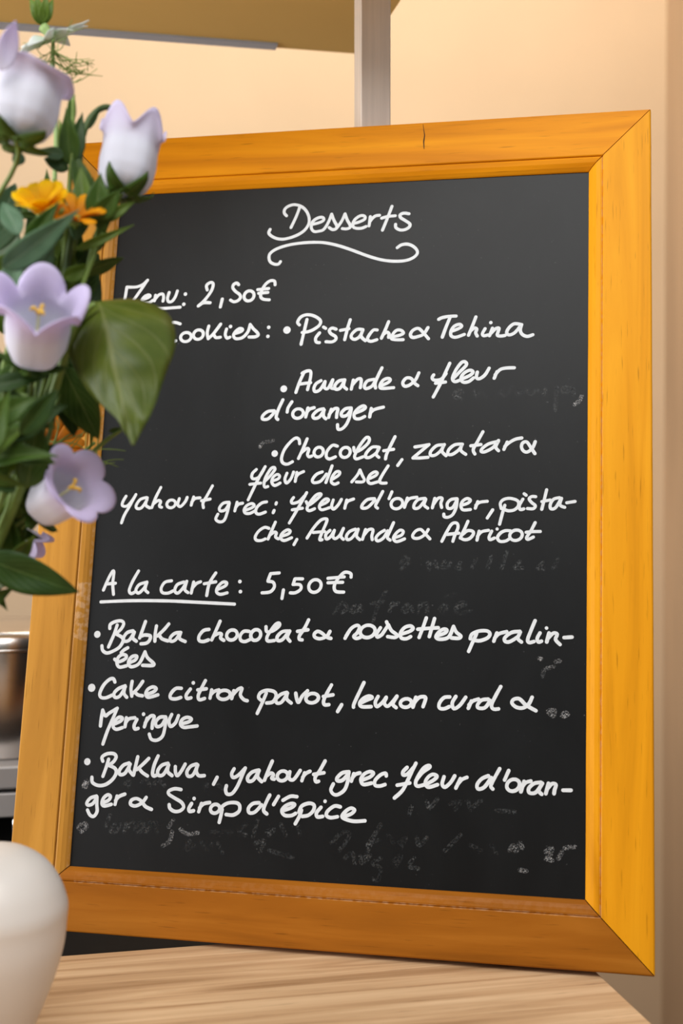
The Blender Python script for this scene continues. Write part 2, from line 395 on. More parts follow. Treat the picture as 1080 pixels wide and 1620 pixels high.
def ribbon(ps, w, v, f, z, jit):
    h = w / 2; base = len(v); N = len(ps)
    for i, p in enumerate(ps):
        t = ps[min(i + 1, N - 1)] - ps[max(i - 1, 0)]
        t = t.normalized() if t.length > 1e-9 else Vector((1, 0, 0))
        q = Vector((-t.y, t.x, 0)); k = h * (1 + 0.10 * noise.noise(p * 120 + Vector((jit, 0, 0))))
        zi = z + 1.5e-7 * i; v.append(p + q * k + Vector((0, 0, zi))); v.append(p - q * k + Vector((0, 0, zi)))
        if i: f.append((base + 2 * i - 2, base + 2 * i - 1, base + 2 * i + 1, base + 2 * i))
    disc(ps[0], h, h, v, f, z - 1e-6); disc(ps[-1], h, h, v, f, z + 1.5e-7 * N + 5e-7)
def disc(p, rx, ry, v, f, z):
    b = len(v); K = 12
    for k in range(K):
        a = 2 * math.pi * k / K; v.append(p + Vector((rx * math.cos(a), ry * math.sin(a), z)))
    f.append(tuple(range(b, b + K)))
def write(lines, m, w=0.0027, z=0.00012, name='lettering'):
    """lines: (crop x0, y0, zoom, strokes); strokes 'x,y x,y ...; ...', 'o cx,cy,rx,ry', '* x,y,r'"""
    v, f = [], []
    for x0, y0, s, txt in lines:
        for st in txt.replace('\n', ' ').split(';'):
            st = st.strip()
            if not st: continue
            z += 4e-6                                 # each stroke lies over the last one
            T = lambda x, y: on_slate(x0 + x / s, y0 + y / s)
            if st[0] == 'o':
                cx, cy, rx, ry = map(float, st[1:].strip().split(','))
                pts = []
                for k in range(13):
                    a = 2 * math.pi * (k + 2.5) / 12
                    pts.append(T(cx + rx * math.cos(a) + 0.15 * ry * math.sin(a), cy - ry * math.sin(a)))
                ribbon(catmull(pts, 3), w, v, f, SL + z, cx)
            elif st[0] == '*':
                cx, cy, rr_ = map(float, st[1:].strip().split(','))
                p = T(cx, cy); q = T(cx + rr_, cy); disc(p, (q - p).length, (q - p).length * 1.02, v, f, SL + z)
            else:
                pts = [T(*map(float, q.split(','))) for q in st.split()]
                ribbon(catmull(pts, 5), w, v, f, SL + z, pts[0].x * 90)
    me = obj(name, v, f, m, slate, smooth=False)
    return me
S = 27 / 7.0

def ghosts(lines, m, w, z, name):
    for ln in lines: write([ln], m, w, z, name)
write([(400, 300, S, '''288,100 270,150 250,195 232,232; 205,160 191,142 196,118 220,100 255,92 295,103 325,130 342,170 340,210 318,245 285,270 240,290 190,302 150,300 115,285 97,265 105,243;
365,212 410,200 432,185 425,170 400,172 370,190 357,215 358,240 374,256 402,254 432,243 460,200 480,150; 480,150 495,190 512,222 505,240 485,244 465,232;
510,236 540,195 562,148; 562,148 575,185 592,215 592,232 570,240 545,238; 612,208 650,197 682,180 680,162 655,160 625,180 610,205 612,228 635,237 665,235 690,225;
716,165 712,195 708,222; 712,197 730,174 750,160 772,157; 848,102 830,150 810,200 790,248; 785,175 820,165 868,160;
952,148 920,144 898,155 902,172 930,190 957,210 952,230 925,245 895,246 872,232 870,212'''),
(400, 300, S, '168,440 155,455 130,455 105,440 98,410 110,385 150,360 220,338 300,326 370,322 440,325 520,342 600,368 700,405 780,428 850,437 920,435 970,420 1000,395 1000,370 975,345 940,333 905,338 880,355')], chalk, 0.00234)
write([(180, 420, S, '''66,215 74,170 80,132; 80,132 110,133 145,130 180,115 206,90; 206,90 165,150 120,215 90,275; 175,210 205,198 222,188 212,180 188,190 172,212 180,230 215,228 240,212;
255,182 248,216; 250,208 275,180 298,175 304,195 300,218; 338,165 328,200 335,222 356,218 375,192 388,156; 150,268 250,265 310,262 405,255; * 437,175,11; * 427,237,11;
570,150 566,122 590,104 606,112 600,145 578,182 545,222 515,248; 518,246 548,228 588,228; 662,205 650,254;
762,118 750,108 732,116 726,136 742,158 768,178 772,198 755,216 732,222 712,212; o 825,186,30,31; 984,118 980,96 955,94 925,116 902,155 896,190 912,206 948,210; 878,148 945,141; 884,170 940,165''')], chalk, 0.00243)
write([(180, 420, S, '''405,357 375,348 345,355 312,385 297,425 312,455 345,466 378,460; o 440,437,32,28; o 516,422,30,29; 580,370 570,410 576,447; 576,447 605,420 630,388 652,358; 608,418 622,440 650,438;
688,388 680,420 690,443 708,438; * 712,373,11; 732,418 770,406 786,392 768,385 742,404 730,428 745,447 785,440 818,405 832,360; 832,360 850,385 875,410 880,426 860,436 825,437; * 945,378,11; * 940,433,11'''),
(430, 480, S, '''* 92,163,23; 214,98 197,170 178,250; 168,132 157,115 175,85 210,70 255,76 294,102 292,130 262,155 225,172 185,178; 291,180 268,210 270,235 290,240; 315,145 328,153;
392,158 368,151 350,165 360,185 387,202 390,220 367,235 330,234; 478,100 462,150 444,222; 418,165 470,155; 555,160 520,160 490,185 484,208 505,220 535,203 555,165; 555,162 544,200 570,228;
642,163 620,163 597,188 583,218 602,232 640,222; 712,112 690,165 668,213; 680,190 700,176 714,186 712,208; 735,205 778,195 802,182 788,165 760,165 738,188 728,214 752,222 800,222;
952,148 925,188 890,203 857,208 845,190 860,165 893,153 922,178 955,216'''),
(660, 480, S, '''130,98 150,88 190,80 236,78; 200,85 175,145 152,207; 205,172 250,155 270,140 256,128 225,140 206,168 206,198 235,207 286,190; 357,83 335,140 312,195; 325,168 348,151 362,158 356,180 365,200;
413,155 397,185 405,198 430,193; * 448,118,11; 458,152 448,178 440,198; 450,182 478,155 498,152 492,175 488,195 508,200 535,196; 636,130 592,125 560,148 545,178 560,193 595,178 635,130; 635,132 628,165 640,190 670,202 704,192''')], chalk, 0.00243)
write([(400, 560, S, '''* 188,213,21; 262,235 285,170 312,112; 300,118 330,104 352,108 350,150 333,218; 278,185 352,175; 415,163 385,182 372,210 380,230 410,217 440,168; 440,170 436,205 458,210 487,158; 487,160 476,205 498,212;
560,158 525,165 500,192 505,215 532,208 560,160; 560,160 553,195 572,215; 612,160 600,215; 605,192 635,157 657,152 660,172 655,206; 738,155 698,165 680,195 690,212 725,197 748,160; 787,85 765,130 745,178 748,208;
785,192 820,177 838,160 825,149 795,160 776,190 785,210 858,206; 1012,116 990,160 955,190 925,197 914,175 935,148 965,150 985,178 1006,194'''),
(620, 560, 3.375, '''308,50 280,110 255,165 220,230; 222,112 214,127 225,140 262,135 288,105; 232,157 285,150; 328,130 360,97 396,60 390,43 370,47 340,87 322,130 335,148 362,140; 370,135 415,115 432,97 415,87 385,102 368,128 378,150 408,148 435,128; 455,97 450,125 465,133 495,113 518,76; 560,95 545,130; 550,112 575,85 605,76 652,74'''),
(400, 560, S, '''130,347 90,352 60,378 60,398 95,395 135,352; 183,280 155,340 142,385 152,400; 238,292 215,328 209,355; o 275,364,32,29; 336,330 322,385; 325,362 345,338 374,328; 430,335 395,345 366,375 375,393 405,385 435,342; 434,342 430,378 445,396;
478,338 462,388; 465,370 495,336 518,336 512,365 510,388; 600,330 565,335 540,360 545,380 575,373 600,337; 600,335 590,385 570,430 545,456 520,460 516,432; 622,362 665,345 686,328 672,317 640,335 618,365 622,392 650,396 682,382; 722,333 712,385; 715,362 740,340 796,325''')], chalk, 0.00243)
write([(380, 680, S, '''* 210,145,20; 362,85 358,60 340,50 310,70 270,120 252,170 258,200 285,210 318,195; 408,55 385,110 355,175; 370,142 405,115 418,122 410,150 420,165 436,160; o 478,136,28,30; 592,100 562,95 530,130 525,165 545,178 580,165; o 640,138,30,31;
692,108 700,135 740,118 782,78 785,50 765,50 730,95 705,140 697,165 710,178 748,165; 845,106 805,106 770,140 765,166 790,168 830,140 848,108; 845,110 830,150 845,168; 944,42 915,100 892,150 886,178; 875,128 935,119; 986,182 960,218'''),
(640, 680, S, '''62,105 105,98 148,90; 148,90 100,130 50,172; 50,172 95,172 142,168; 235,92 195,97 160,130 158,155 185,155 220,127 242,90; 240,92 227,130 252,158; 347,87 305,92 270,120 264,148 290,150 330,122 352,88; 350,90 342,125 372,150; 477,12 445,70 418,120 428,148; 403,98 465,90;
560,73 512,86 475,112 466,132 490,134 540,107 572,65; 572,68 555,105 572,128; 625,75 605,120; 610,102 640,77 675,58 714,50; 796,72 780,110 750,135 725,130 712,105 720,80 745,75 770,110 794,146''')], chalk, 0.00234)
write([(380, 680, S, '''152,225 120,280 90,340 48,428; 98,242 75,265 70,290 85,300 115,287 145,240; 58,333 125,325; 145,318 175,290 210,245 205,230 185,240 155,290 145,330 150,350 168,346; 195,312 230,300 240,282 225,272 200,290 192,320 210,340 243,325; 285,265 272,300 282,325 308,300 325,258; 345,260 335,315; 338,292 355,270 386,255;
500,257 465,272 440,305 450,323 490,313 525,270; 560,220 540,275 522,322; 562,302 600,277 606,258 585,257 562,285 555,318 575,332 597,324; 680,318 715,275 730,245; 730,245 745,280 757,305 745,318 708,318; 790,297 825,280 836,264 820,257 790,277 778,310 795,328 840,317; 902,220 870,270 850,310 860,325 890,325''')], chalk, 0.00225)
write([(180, 750, S, '''75,135 55,170 53,193 80,195 110,165 135,125; 135,125 100,190 65,250 47,298; 200,143 162,155 137,190 142,210 170,205 203,158; 205,145 195,188 220,207; 287,82 255,145 232,205; 242,182 270,162 286,168 278,195 292,203; o 350,182,26,24; 400,150 390,185 407,198 435,170 448,142; 487,140 472,190; 475,172 495,150 526,145; 602,72 570,130 545,175 547,205; 535,163 588,153;
703,172 668,178 645,205 650,225 680,218 705,178; 705,178 692,235 673,282 645,292 622,275 635,245; 752,172 738,225; 742,207 760,185 786,178; 800,222 840,207 857,192 842,180 812,192 795,217 802,238 830,240 862,224; 932,170 902,177 872,205 867,235 887,245 925,232; 992,175 989,184; 978,222 972,236'''),
(400, 760, S, '''328,75 295,135 255,205 222,260; 248,105 235,125 242,140 280,130 315,95; 240,180 302,170; 325,130 340,150 375,127 415,90 405,82 380,95 345,140 330,172 345,185 376,173; 412,152 445,137 462,120 445,113 420,132 405,160 420,180 466,167; 490,120 480,158 493,175 520,150 540,116; 572,120 560,170; 565,147 580,127 614,114;
742,112 700,117 670,145 665,168 700,165 745,120; 792,68 765,120 748,155 760,170; 848,70 830,112; o 878,142,35,32; 942,108 924,165; 930,142 955,112 1000,103'''),
(650, 760, S, '''85,110 45,117 20,145 20,170 50,165 90,115; 90,117 80,150 102,170; 145,110 130,168; 138,145 165,110 190,110 182,140 187,166; 280,112 245,117 222,140 225,170 255,165 282,115; 282,118 275,165 255,208 227,225 203,222 200,206; 308,152 345,140 362,122 342,111 315,127 304,155 317,180 362,178; 407,130 392,170; 395,152 420,134 465,128; 498,180 465,230;
572,152 555,210 540,268; 550,172 545,140 565,117 605,110 650,125 655,155 630,180 595,186 570,178; 682,115 660,155 667,178 688,174; 690,82 702,91; 760,100 737,99 720,113 735,135 758,155 745,173 710,172; 827,58 812,120 797,177; 798,130 848,120; 905,106 870,115 850,145 852,173 880,168 912,118; 918,110 908,150 937,165; 950,137 1000,129''')], chalk, 0.00225)
write([(400, 760, S, '''98,293 70,287 35,310 14,345 22,365 50,367 75,357; 137,255 115,305 92,358; 105,332 130,316 143,322 138,345 155,357; 172,342 215,327 227,310 210,302 180,322 168,350 190,367 236,350; 268,360 250,392;
330,352 370,290 415,242 450,236 447,260 425,310 407,360 422,362; 368,318 437,312; 470,305 445,330 448,358 472,345 497,305; 497,305 488,340 502,356 530,335 552,293; 552,295 537,340 552,360; 625,298 590,312 570,340 577,362 605,350 642,298; 642,300 632,340 652,362; 687,300 668,360; 675,337 705,302 732,302 725,340 728,362; 802,305 770,325 750,352 762,370 795,352 822,308; 858,258 835,310 820,348 837,365; 863,350 905,335 917,312 897,304 870,327 857,355 877,374 925,357'''),
(650, 760, S, '''105,300 85,330 50,352 18,352 10,335 30,308 60,300 85,325 115,357; 188,372 220,310 250,265 280,262 286,290 267,335 255,372; 220,330 292,322; 347,250 325,300 300,352; 312,332 345,307 377,312 378,332 355,356 325,362 303,352; 415,310 402,365; 405,342 430,314 472,305; 492,310 476,345 482,362 508,352; * 525,297,10; 605,308 575,307 545,322 527,350 542,372 577,370 602,355; o 640,335,38,32; 757,258 730,310 705,348 714,360 746,346; 702,317 740,313 788,312''')], chalk, 0.00225)
write([(150, 880, 1080 / 420, '''35,138 55,92 72,62 78,66 73,110 76,155; 47,113 84,110; 178,60 155,100 140,138 148,152 162,146; 205,107 180,116 167,138 178,150 200,130 212,105; 212,107 205,135 216,148; 312,100 285,106 270,130 275,148 298,150 318,141; 362,105 335,116 325,140 338,150 360,127 374,102; 373,104 366,135 379,148; 402,105 392,150; 395,132 412,112 430,104; 492,68 466,110 455,160; 445,112 492,104;
498,136 530,121 536,108 520,106 500,125 495,145 510,155 538,149; * 590,103,7.5; * 592,144,7.5; 750,68 715,71; 715,71 704,100; 704,102 725,106 730,125 713,145 680,149; 767,137 761,172; 845,92 814,92; 814,92 806,115; 806,115 834,116 838,133 817,148 795,149; o 895,121,25,26; 1042,85 1040,70 1015,66 990,90 974,120 980,143 1012,146; 948,90 1014,84; 948,108 1008,106'''),
(150, 880, 1080 / 420, '25,186 150,181 300,182 430,188 568,195')], chalk, 0.00234)
write([(140, 960, S, '''* 54,168,20; 175,112 155,170 122,245; 130,132 134,107 165,90 200,86 215,102 203,130 182,152 165,165; 165,165 200,183 212,205 190,245 150,270 112,282 87,266 82,238; 272,147 237,157 215,187 220,210 250,202 280,155; 278,158 270,190 292,210; 348,90 330,140 312,190; 326,178 345,172 377,178 372,205 352,222 320,226; 415,117 407,165 405,210; 490,105 460,140 420,178; 432,172 448,195 485,208;
560,157 527,162 500,187 502,210 530,202 563,157; 562,158 555,193 590,212; 735,138 702,145 675,178 675,205 700,212 732,202; 803,88 780,140 752,202; 765,177 795,162 812,168 805,190 826,205; o 875,172,32,31; 980,150 947,150 925,178 930,205 955,212 984,200; o 1020,172,30,33;
240,250 216,264 200,280; 160,320 185,335 225,317 230,297 205,292 180,312 174,345 190,368 232,360; 245,343 285,325 295,302 270,302 248,325 245,352 265,366 310,345 345,275; 345,277 360,310 397,345 390,358 330,357'''),
(400, 960, S, '''80,122 85,152 120,147 160,117 160,100 140,107 110,145 87,182 90,208 130,206; 215,148 180,152 150,180 150,205 180,200 222,148; 225,148 210,185 226,210; 340,80 315,130 285,175 283,198 300,202; 272,150 336,140; 470,150 450,180 410,195 378,185 375,165 395,150 420,160 450,185 476,193;
562,192 588,148; 568,178 600,132 635,113 650,127 635,160 615,180 630,193 655,187; o 700,150,45,38; 778,128 755,165 760,185 787,170; 815,92 820,104; 787,170 827,110; 827,110 845,145 880,173 865,187 822,182; 905,167 955,150 977,132 960,117 925,127 900,160 905,190 935,195 962,182'''),
(640, 960, S, '''132,68 110,130 88,187; 182,72 165,130 150,182; 80,137 140,132 205,128; 200,177 245,160 257,142 235,137 205,157 190,185 215,198 268,185 298,120; 298,120 315,155 342,178 330,192 285,190; 438,165 415,215 390,272; 400,195 410,167 450,149 500,147 520,165 505,190 460,207 427,205; 562,160 543,210; 548,192 575,165 622,152;
702,150 652,157 612,187 612,210 640,213 690,182 705,155; 705,155 690,193 712,215; 795,85 770,145 750,200 760,218 788,212; 825,160 808,193 815,215 834,210; * 865,130,11; 880,160 866,215; 873,193 905,162 930,167 920,200 947,230; 972,188 1020,185''')], chalk, 0.00252)
write([(130, 1050, S, '''* 58,147,23; 200,112 190,92 165,97 130,132 108,180 115,205 145,208 182,192; 262,135 222,152 195,180 200,205 230,197 264,140; 262,142 255,180 272,205; 305,108 298,155 303,198; 370,108 340,150 308,182; 320,172 340,190 368,196; 393,187 435,172 452,152 430,142 400,157 388,185 405,205 462,190;
605,150 570,152 540,185 540,210 570,215 602,206; 660,155 635,190 640,212 664,208; * 678,117,11; 752,103 725,155 708,195 715,220 747,212; 705,160 758,153; 790,160 780,210; 783,192 805,170 834,160; o 865,190,38,28; 925,165 912,213; 918,192 950,157 975,150 965,190 985,218 1007,226'''),
(390, 1050, S, '''120,180 95,240 65,303; 87,222 73,205 85,177 125,162 170,172 180,200 160,233 122,240; 245,175 210,187 180,215 185,240 215,233 250,180; 248,182 245,215 272,240; 300,180 306,215 317,236 340,197 372,165; o 400,210,38,29; 518,130 490,180 470,225 475,250 502,250; 468,200 527,190; 580,250 555,292;
716,115 685,180 655,245 652,265; 690,243 735,222 767,207 745,197 712,212 690,240 702,262 760,262; 802,200 785,235 795,262 830,235 852,205; 852,207 840,240 860,260 895,227 917,198; 917,200 892,245 912,268; o 972,240,34,26'''),
(640, 1050, S, '''68,205 50,265; 52,247 85,208 120,202 127,217 112,262; 275,203 240,207 212,240 212,270 240,275 272,262; 312,200 290,240 300,274 335,255 372,205; 407,228 388,272; 392,252 415,228 450,216; 510,217 470,222 445,250 450,270 490,268 522,225; 586,140 555,195 530,250 540,276 572,276; 777,205 755,248 720,270 680,265 654,240 665,218 700,215 740,253 800,287'''),
(130, 1050, S, '''112,380 118,330 126,283; 126,285 142,318 165,302 215,272; 215,272 190,330 155,410 127,490; 200,367 235,350 246,332 225,327 200,350 190,385 210,400 246,390; 270,330 262,385; 265,362 285,337 322,330; 335,340 318,375 322,398 342,395; * 375,308,11; 397,332 380,385; 385,362 415,322 440,322 430,360 427,394; 510,325 475,327 450,355 455,383 485,375 512,330; 512,330 505,390 490,443 455,467 422,460 410,430; 547,310 530,350 540,383 570,360 588,317; 603,367 650,355 667,337 640,327 610,342 600,370 620,388 660,385 702,380''')], chalk, 0.00252)
write([(120, 1170, S, '''* 70,135,20; 200,120 185,170 165,224; 165,132 160,107 190,87 230,86 246,105 230,135 200,157; 200,157 238,175 246,205 222,245 180,275 137,280 102,262 98,230; 325,143 290,157 265,190 270,213 300,205 332,150; 330,152 325,185 347,215; 378,105 365,160 352,217; 445,115 410,150 372,183; 385,175 405,200 437,222; 502,100 480,150 468,203 475,222 494,216; 562,145 525,157 500,190 505,218 535,212 567,155; 565,157 560,195 587,220; 607,165 608,200 620,220 645,190 667,150;
737,150 702,162 678,195 685,223 715,215 744,155; 742,157 735,193 750,220 784,220; 862,230 840,272'''),
(340, 1180, S, '''117,140 102,170 112,193 145,177 185,135; 185,135 160,195 135,250 105,290 75,294 65,270 70,243; 268,148 227,160 200,190 205,215 235,207 270,150; 268,152 260,188 285,218; 350,93 325,150 302,210; 315,182 342,166 357,177 346,197 362,203; o 412,183,32,30; 457,158 452,198 480,205 520,150; 547,165 530,212; 535,192 555,168 580,155; 672,92 640,150 612,190 615,218 632,216; 602,174 665,164;
817,158 777,165 745,195 748,213 780,208 817,165; 815,167 810,215 790,268 750,297 722,294 707,268 722,232; 847,170 832,215; 837,197 857,174 884,165; 902,207 945,190 967,167 945,157 910,172 890,205 905,235 955,227; 1045,183 1040,167 1010,177 977,210 977,240 1005,245 1037,236'''),
(600, 1180, 3.375, '''195,93 160,165 125,235 80,278; 148,115 127,137 127,155 150,150 187,110; 95,210 162,198; 195,185 230,142 268,115 262,105 235,120 205,165 193,200 205,215 240,207; 253,203 290,182 307,162 285,152 260,167 245,195 260,220 310,207; 345,165 335,203 350,220 380,195 402,160; 432,175 408,225; 417,205 440,180 467,168; 582,160 547,175 522,205 527,230 560,220 597,170; 642,122 615,170 595,213 605,230; 690,132 668,182; o 714,210,34,32; 772,190 755,245; 760,222 780,197 808,188; 862,195 827,200 798,225 800,250 835,248 870,200; 868,203 850,238 866,258; 902,200 888,255; 893,232 920,203 942,207 935,235 932,255; 980,237 1022,237'''),
(120, 1170, S, '''127,345 90,357 68,385 75,400 105,390 130,350; 130,352 129,400 130,440 110,468 87,460 72,430; 163,387 200,370 212,347 195,337 170,357 160,390 175,405 217,395; 252,345 240,395; 243,372 265,347 300,333; 430,353 405,385 365,405 335,395 340,370 370,360 400,375 425,408 462,426;
642,305 605,300 570,312 567,332 600,355 645,383 658,413 635,435 602,438 575,420 570,397; 707,390 690,420 695,438 719,434; * 722,360,11; 767,390 750,440; 755,417 780,392 817,384; o 850,422,28,27; 893,425 885,465 875,505; 885,440 892,410 930,387 980,386 1000,405 995,438 960,460 917,457'''),
(340, 1180, S, '''270,347 232,352 205,380 210,408 245,403 285,360; 335,300 310,350 297,393 317,415; 388,308 358,358; 500,310 460,308 415,332; 425,392 470,375 487,357 465,352 430,367 408,395 425,423 465,425 492,412; 528,392 515,430 490,475; 512,405 530,367 575,350 605,362 600,395 570,423 532,430; 647,375 620,408 625,433 657,430; * 672,338,11; 765,372 730,367 690,395 680,423 705,438 747,432; 783,432 830,415 852,392 830,380 800,397 775,430 800,448 850,460 915,457''')], chalk, 0.00252)
# older writing, wiped away but still showing
ghosts([(500, 860, 1080 / 440, '''70,270 100,230 120,250 100,268; 150,240 135,262 160,262 170,240 178,265; 270,185 240,240 220,300; 215,232 260,225; 295,230 285,262; 290,240 318,232; 355,235 335,255 350,265 365,240 375,262; 405,232 395,268; 400,245 430,232 430,268; 500,235 480,255 495,268 510,245; 505,205 540,195; 545,250 580,235 560,228 540,255 560,270 600,262'''),
(500, 860, 1080 / 440, '''330,75 345,50 360,70 330,98; 430,70 440,100; 440,80 460,70 470,95; 500,70 485,90 510,92 520,72; 560,75 545,95 560,98; 620,60 605,95; 680,50 665,95; 740,30 720,95; 790,70 770,95 800,95; 880,75 860,95 885,98; 940,60 920,95'''),
(620, 560, 3.375, '''340,230 375,205 350,195 330,225 370,240; 440,200 450,225 480,200 500,228; 590,190 570,215 600,220 640,180; 680,190 665,215 700,200; 720,190 740,215 770,195 800,215; 820,185 815,215; 880,180 870,300; 930,170 905,195 930,205 960,180 970,215'''),
(120, 1170, S, '''300,270 330,250 320,285; 400,260 430,240 450,280; 480,270 500,245 540,280; 780,290 800,270 790,320; 860,270 900,300'''),
(100, 1260, 2.7, '''200,80 180,130; 220,120 200,145 225,150 245,120; 270,115 260,150; 275,130 300,110; 330,110 305,140 330,150 345,115 350,150; 370,110 360,150; 365,130 395,110 400,150; 630,150 720,150; 780,120 750,150 780,165; 830,100 810,170; 870,150 900,140 880,165; 930,120 950,165; 1000,120 1010,160;
540,190 520,230 560,210; 590,190 610,230 640,200; 660,200 680,240; 820,200 860,190 840,235; 880,230 940,250 980,260'''),
(500, 1260, 1080 / 440, '''370,40 360,70; 430,20 440,45 470,10; 520,30 560,20 540,50; 590,20 600,45 640,15; 700,55 770,60; 60,180 100,140 130,150 90,210; 200,190 250,110; 190,235 215,180 245,170; 280,150 300,180; 320,180 350,160 330,195; 390,160 400,190 430,160; 500,210 530,180 560,150; 600,190 640,210; 680,190 700,220;
110,240 140,220 150,260; 170,230 180,260 210,230; 250,240 220,260 250,280 240,325 220,320; 300,250 330,230 310,270; 380,240 360,270 395,280''')], ghost, 0.0030, 0.00008, 'wiped_lettering')
ghosts([(620, 560, 3.375, '1012,225 1000,250 975,270'), (640, 960, S, '''820,315 832,318; 870,375 910,365; 840,425 850,385; 920,335 945,330'''), (640, 1050, S, '900,320 875,290 915,285 905,320; 960,318 975,300 995,308 970,322'),
(500, 1260, 1080 / 440, '750,210 765,190 775,215 790,180 800,200; 790,285 815,290; 890,215 915,200 905,235 890,240 915,248; 940,240 955,215; 965,200 1003,195'),
(100, 1260, 2.7, '75,150 65,130 90,115 100,130 80,150; 470,100 450,130; 465,150 455,190 425,210; 500,140 530,160 575,155'),
(120, 1170, S, '45,285 65,255 50,270 75,250 60,290'), (380, 680, S, '120,105 140,80 200,65')], ghost2, 0.0030, 0.0001, 'half_wiped_lettering')

# ------------------------------------------------------------------ bouquet
def plant_mat(name, dark, light, vein=None, rough=0.45, trans=0.35, scale=12):
    """leaf or petal: colour along/across the UV, some light through it"""
    m, n, l, b = nodes(name)
    uv = n.new('ShaderNodeUVMap'); sx = n.new('ShaderNodeSeparateXYZ'); l.new(uv.outputs[0], sx.inputs[0])
    t = n.new('ShaderNodeTexCoord'); nz = n.new('ShaderNodeTexNoise'); nz.inputs['Scale'].default_value = scale * 6; nz.inputs['Detail'].default_value = 4
    l.new(t.outputs['Object'], nz.inputs['Vector'])
    r = n.new('ShaderNodeValToRGB'); e = r.color_ramp.elements
    e[0].position = 0.3; e[0].color = dark + (1,); e[1].position = 0.7; e[1].color = light + (1,)
    l.new(nz.outputs['Fac'], r.inputs[0]); col = r.outputs[0]
    if vein:
        ax = n.new('ShaderNodeMath'); ax.operation = 'SUBTRACT'; ax.inputs[1].default_value = 0.5; l.new(sx.outputs[0], ax.inputs[0])
        ab = n.new('ShaderNodeMath'); ab.operation = 'ABSOLUTE'; l.new(ax.outputs[0], ab.inputs[0])
        mid = n.new('ShaderNodeMath'); mid.operation = 'LESS_THAN'; mid.inputs[1].default_value = 0.022; l.new(ab.outputs[0], mid.inputs[0])
        k = n.new('ShaderNodeMath'); k.operation = 'MULTIPLY_ADD'; k.inputs[1].default_value = -1.1; l.new(ab.outputs[0], k.inputs[0]); l.new(sx.outputs[1], k.inputs[2])
        s = n.new('ShaderNodeMath'); s.operation = 'MULTIPLY'; s.inputs[1].default_value = 38; l.new(k.outputs[0], s.inputs[0])
        sn = n.new('ShaderNodeMath'); sn.operation = 'SINE'; l.new(s.outputs[0], sn.inputs[0])
        sv = n.new('ShaderNodeMapRange'); sv.inputs[1].default_value = 0.86; sv.inputs[2].default_value = 1.0; sv.inputs[4].default_value = 0.55; l.new(sn.outputs[0], sv.inputs[0])
        mxm = n.new('ShaderNodeMath'); mxm.operation = 'MAXIMUM'; l.new(mid.outputs[0], mxm.inputs[0]); l.new(sv.outputs[0], mxm.inputs[1])
        mx = n.new('ShaderNodeMix'); mx.data_type = 'RGBA'; l.new(mxm.outputs[0], mx.inputs[0]); l.new(col, mx.inputs[6]); mx.inputs[7].default_value = vein + (1,)
        col = mx.outputs[2]
        bp = n.new('ShaderNodeBump'); bp.inputs['Strength'].default_value = 0.35; bp.inputs['Distance'].default_value = 0.0008; bp.invert = True
        l.new(mxm.outputs[0], bp.inputs['Height']); l.new(bp.outputs[0], b.inputs['Normal'])
    l.new(col, b.inputs['Base Color']); b.inputs['Roughness'].default_value = rough; b.inputs['Specular IOR Level'].default_value = 0.35
    tl = n.new('ShaderNodeBsdfTranslucent'); l.new(col, tl.inputs['Color'])
    ms = n.new('ShaderNodeMixShader'); ms.inputs[0].default_value = trans
    l.new(b.outputs[0], ms.inputs[1]); l.new(tl.outputs[0], ms.inputs[2]); l.new(ms.outputs[0], n['Material Output'].inputs[0])
    return m
def petal_mat(name, c0, c1, p0, p1, trans=0.35):
    """c0 at the base to c1 at the lip"""
    m, n, l, b = nodes(name)
    uv = n.new('ShaderNodeUVMap'); sx = n.new('ShaderNodeSeparateXYZ'); l.new(uv.outputs[0], sx.inputs[0])
    r = n.new('ShaderNodeValToRGB'); e = r.color_ramp.elements
    e[0].position = p0; e[0].color = c0 + (1,); e[1].position = p1; e[1].color = c1 + (1,)
    wv = n.new('ShaderNodeMath'); wv.operation = 'MULTIPLY'; wv.inputs[1].default_value = 6.2832 * 15; l.new(sx.outputs[0], wv.inputs[0])
    sn = n.new('ShaderNodeMath'); sn.operation = 'SINE'; l.new(wv.outputs[0], sn.inputs[0])
    l.new(sx.outputs[1], r.inputs[0]); l.new(r.outputs[0], b.inputs['Base Color'])
    bp = n.new('ShaderNodeBump'); bp.inputs['Strength'].default_value = 0.10; bp.inputs['Distance'].default_value = 0.0004
    l.new(sn.outputs[0], bp.inputs['Height']); l.new(bp.outputs[0], b.inputs['Normal'])
    b.inputs['Roughness'].default_value = 0.55; b.inputs['Specular IOR Level'].default_value = 0.25
    tl = n.new('ShaderNodeBsdfTranslucent'); l.new(r.outputs[0], tl.inputs['Color'])
    ms = n.new('ShaderNodeMixShader'); ms.inputs[0].default_value = trans
    l.new(b.outputs[0], ms.inputs[1]); l.new(tl.outputs[0], ms.inputs[2]); l.new(ms.outputs[0], n['Material Output'].inputs[0])
    return m
leaf_g = plant_mat('leaf_green', (0.050, 0.115, 0.012), (0.085, 0.170, 0.022), (0.17, 0.25, 0.06))
leaf_y = plant_mat('leaf_yellow_green', (0.11, 0.20, 0.018), (0.18, 0.29, 0.035), (0.26, 0.36, 0.10))
leaf_d = plant_mat('leaf_dark_green', (0.022, 0.062, 0.008), (0.040, 0.095, 0.014), (0.085, 0.15, 0.035))
leaf_b = plant_mat('leaf_blue_green', (0.10, 0.21, 0.11), (0.17, 0.31, 0.18), (0.25, 0.38, 0.24))
leaf_h = plant_mat('heart_leaf_green', (0.070, 0.110, 0.008), (0.125, 0.165, 0.020), (0.17, 0.20, 0.05), rough=0.4, trans=0.3)
leaf_p = plant_mat('leaf_pale_green', (0.30, 0.42, 0.28), (0.45, 0.55, 0.40), (0.5, 0.6, 0.45))
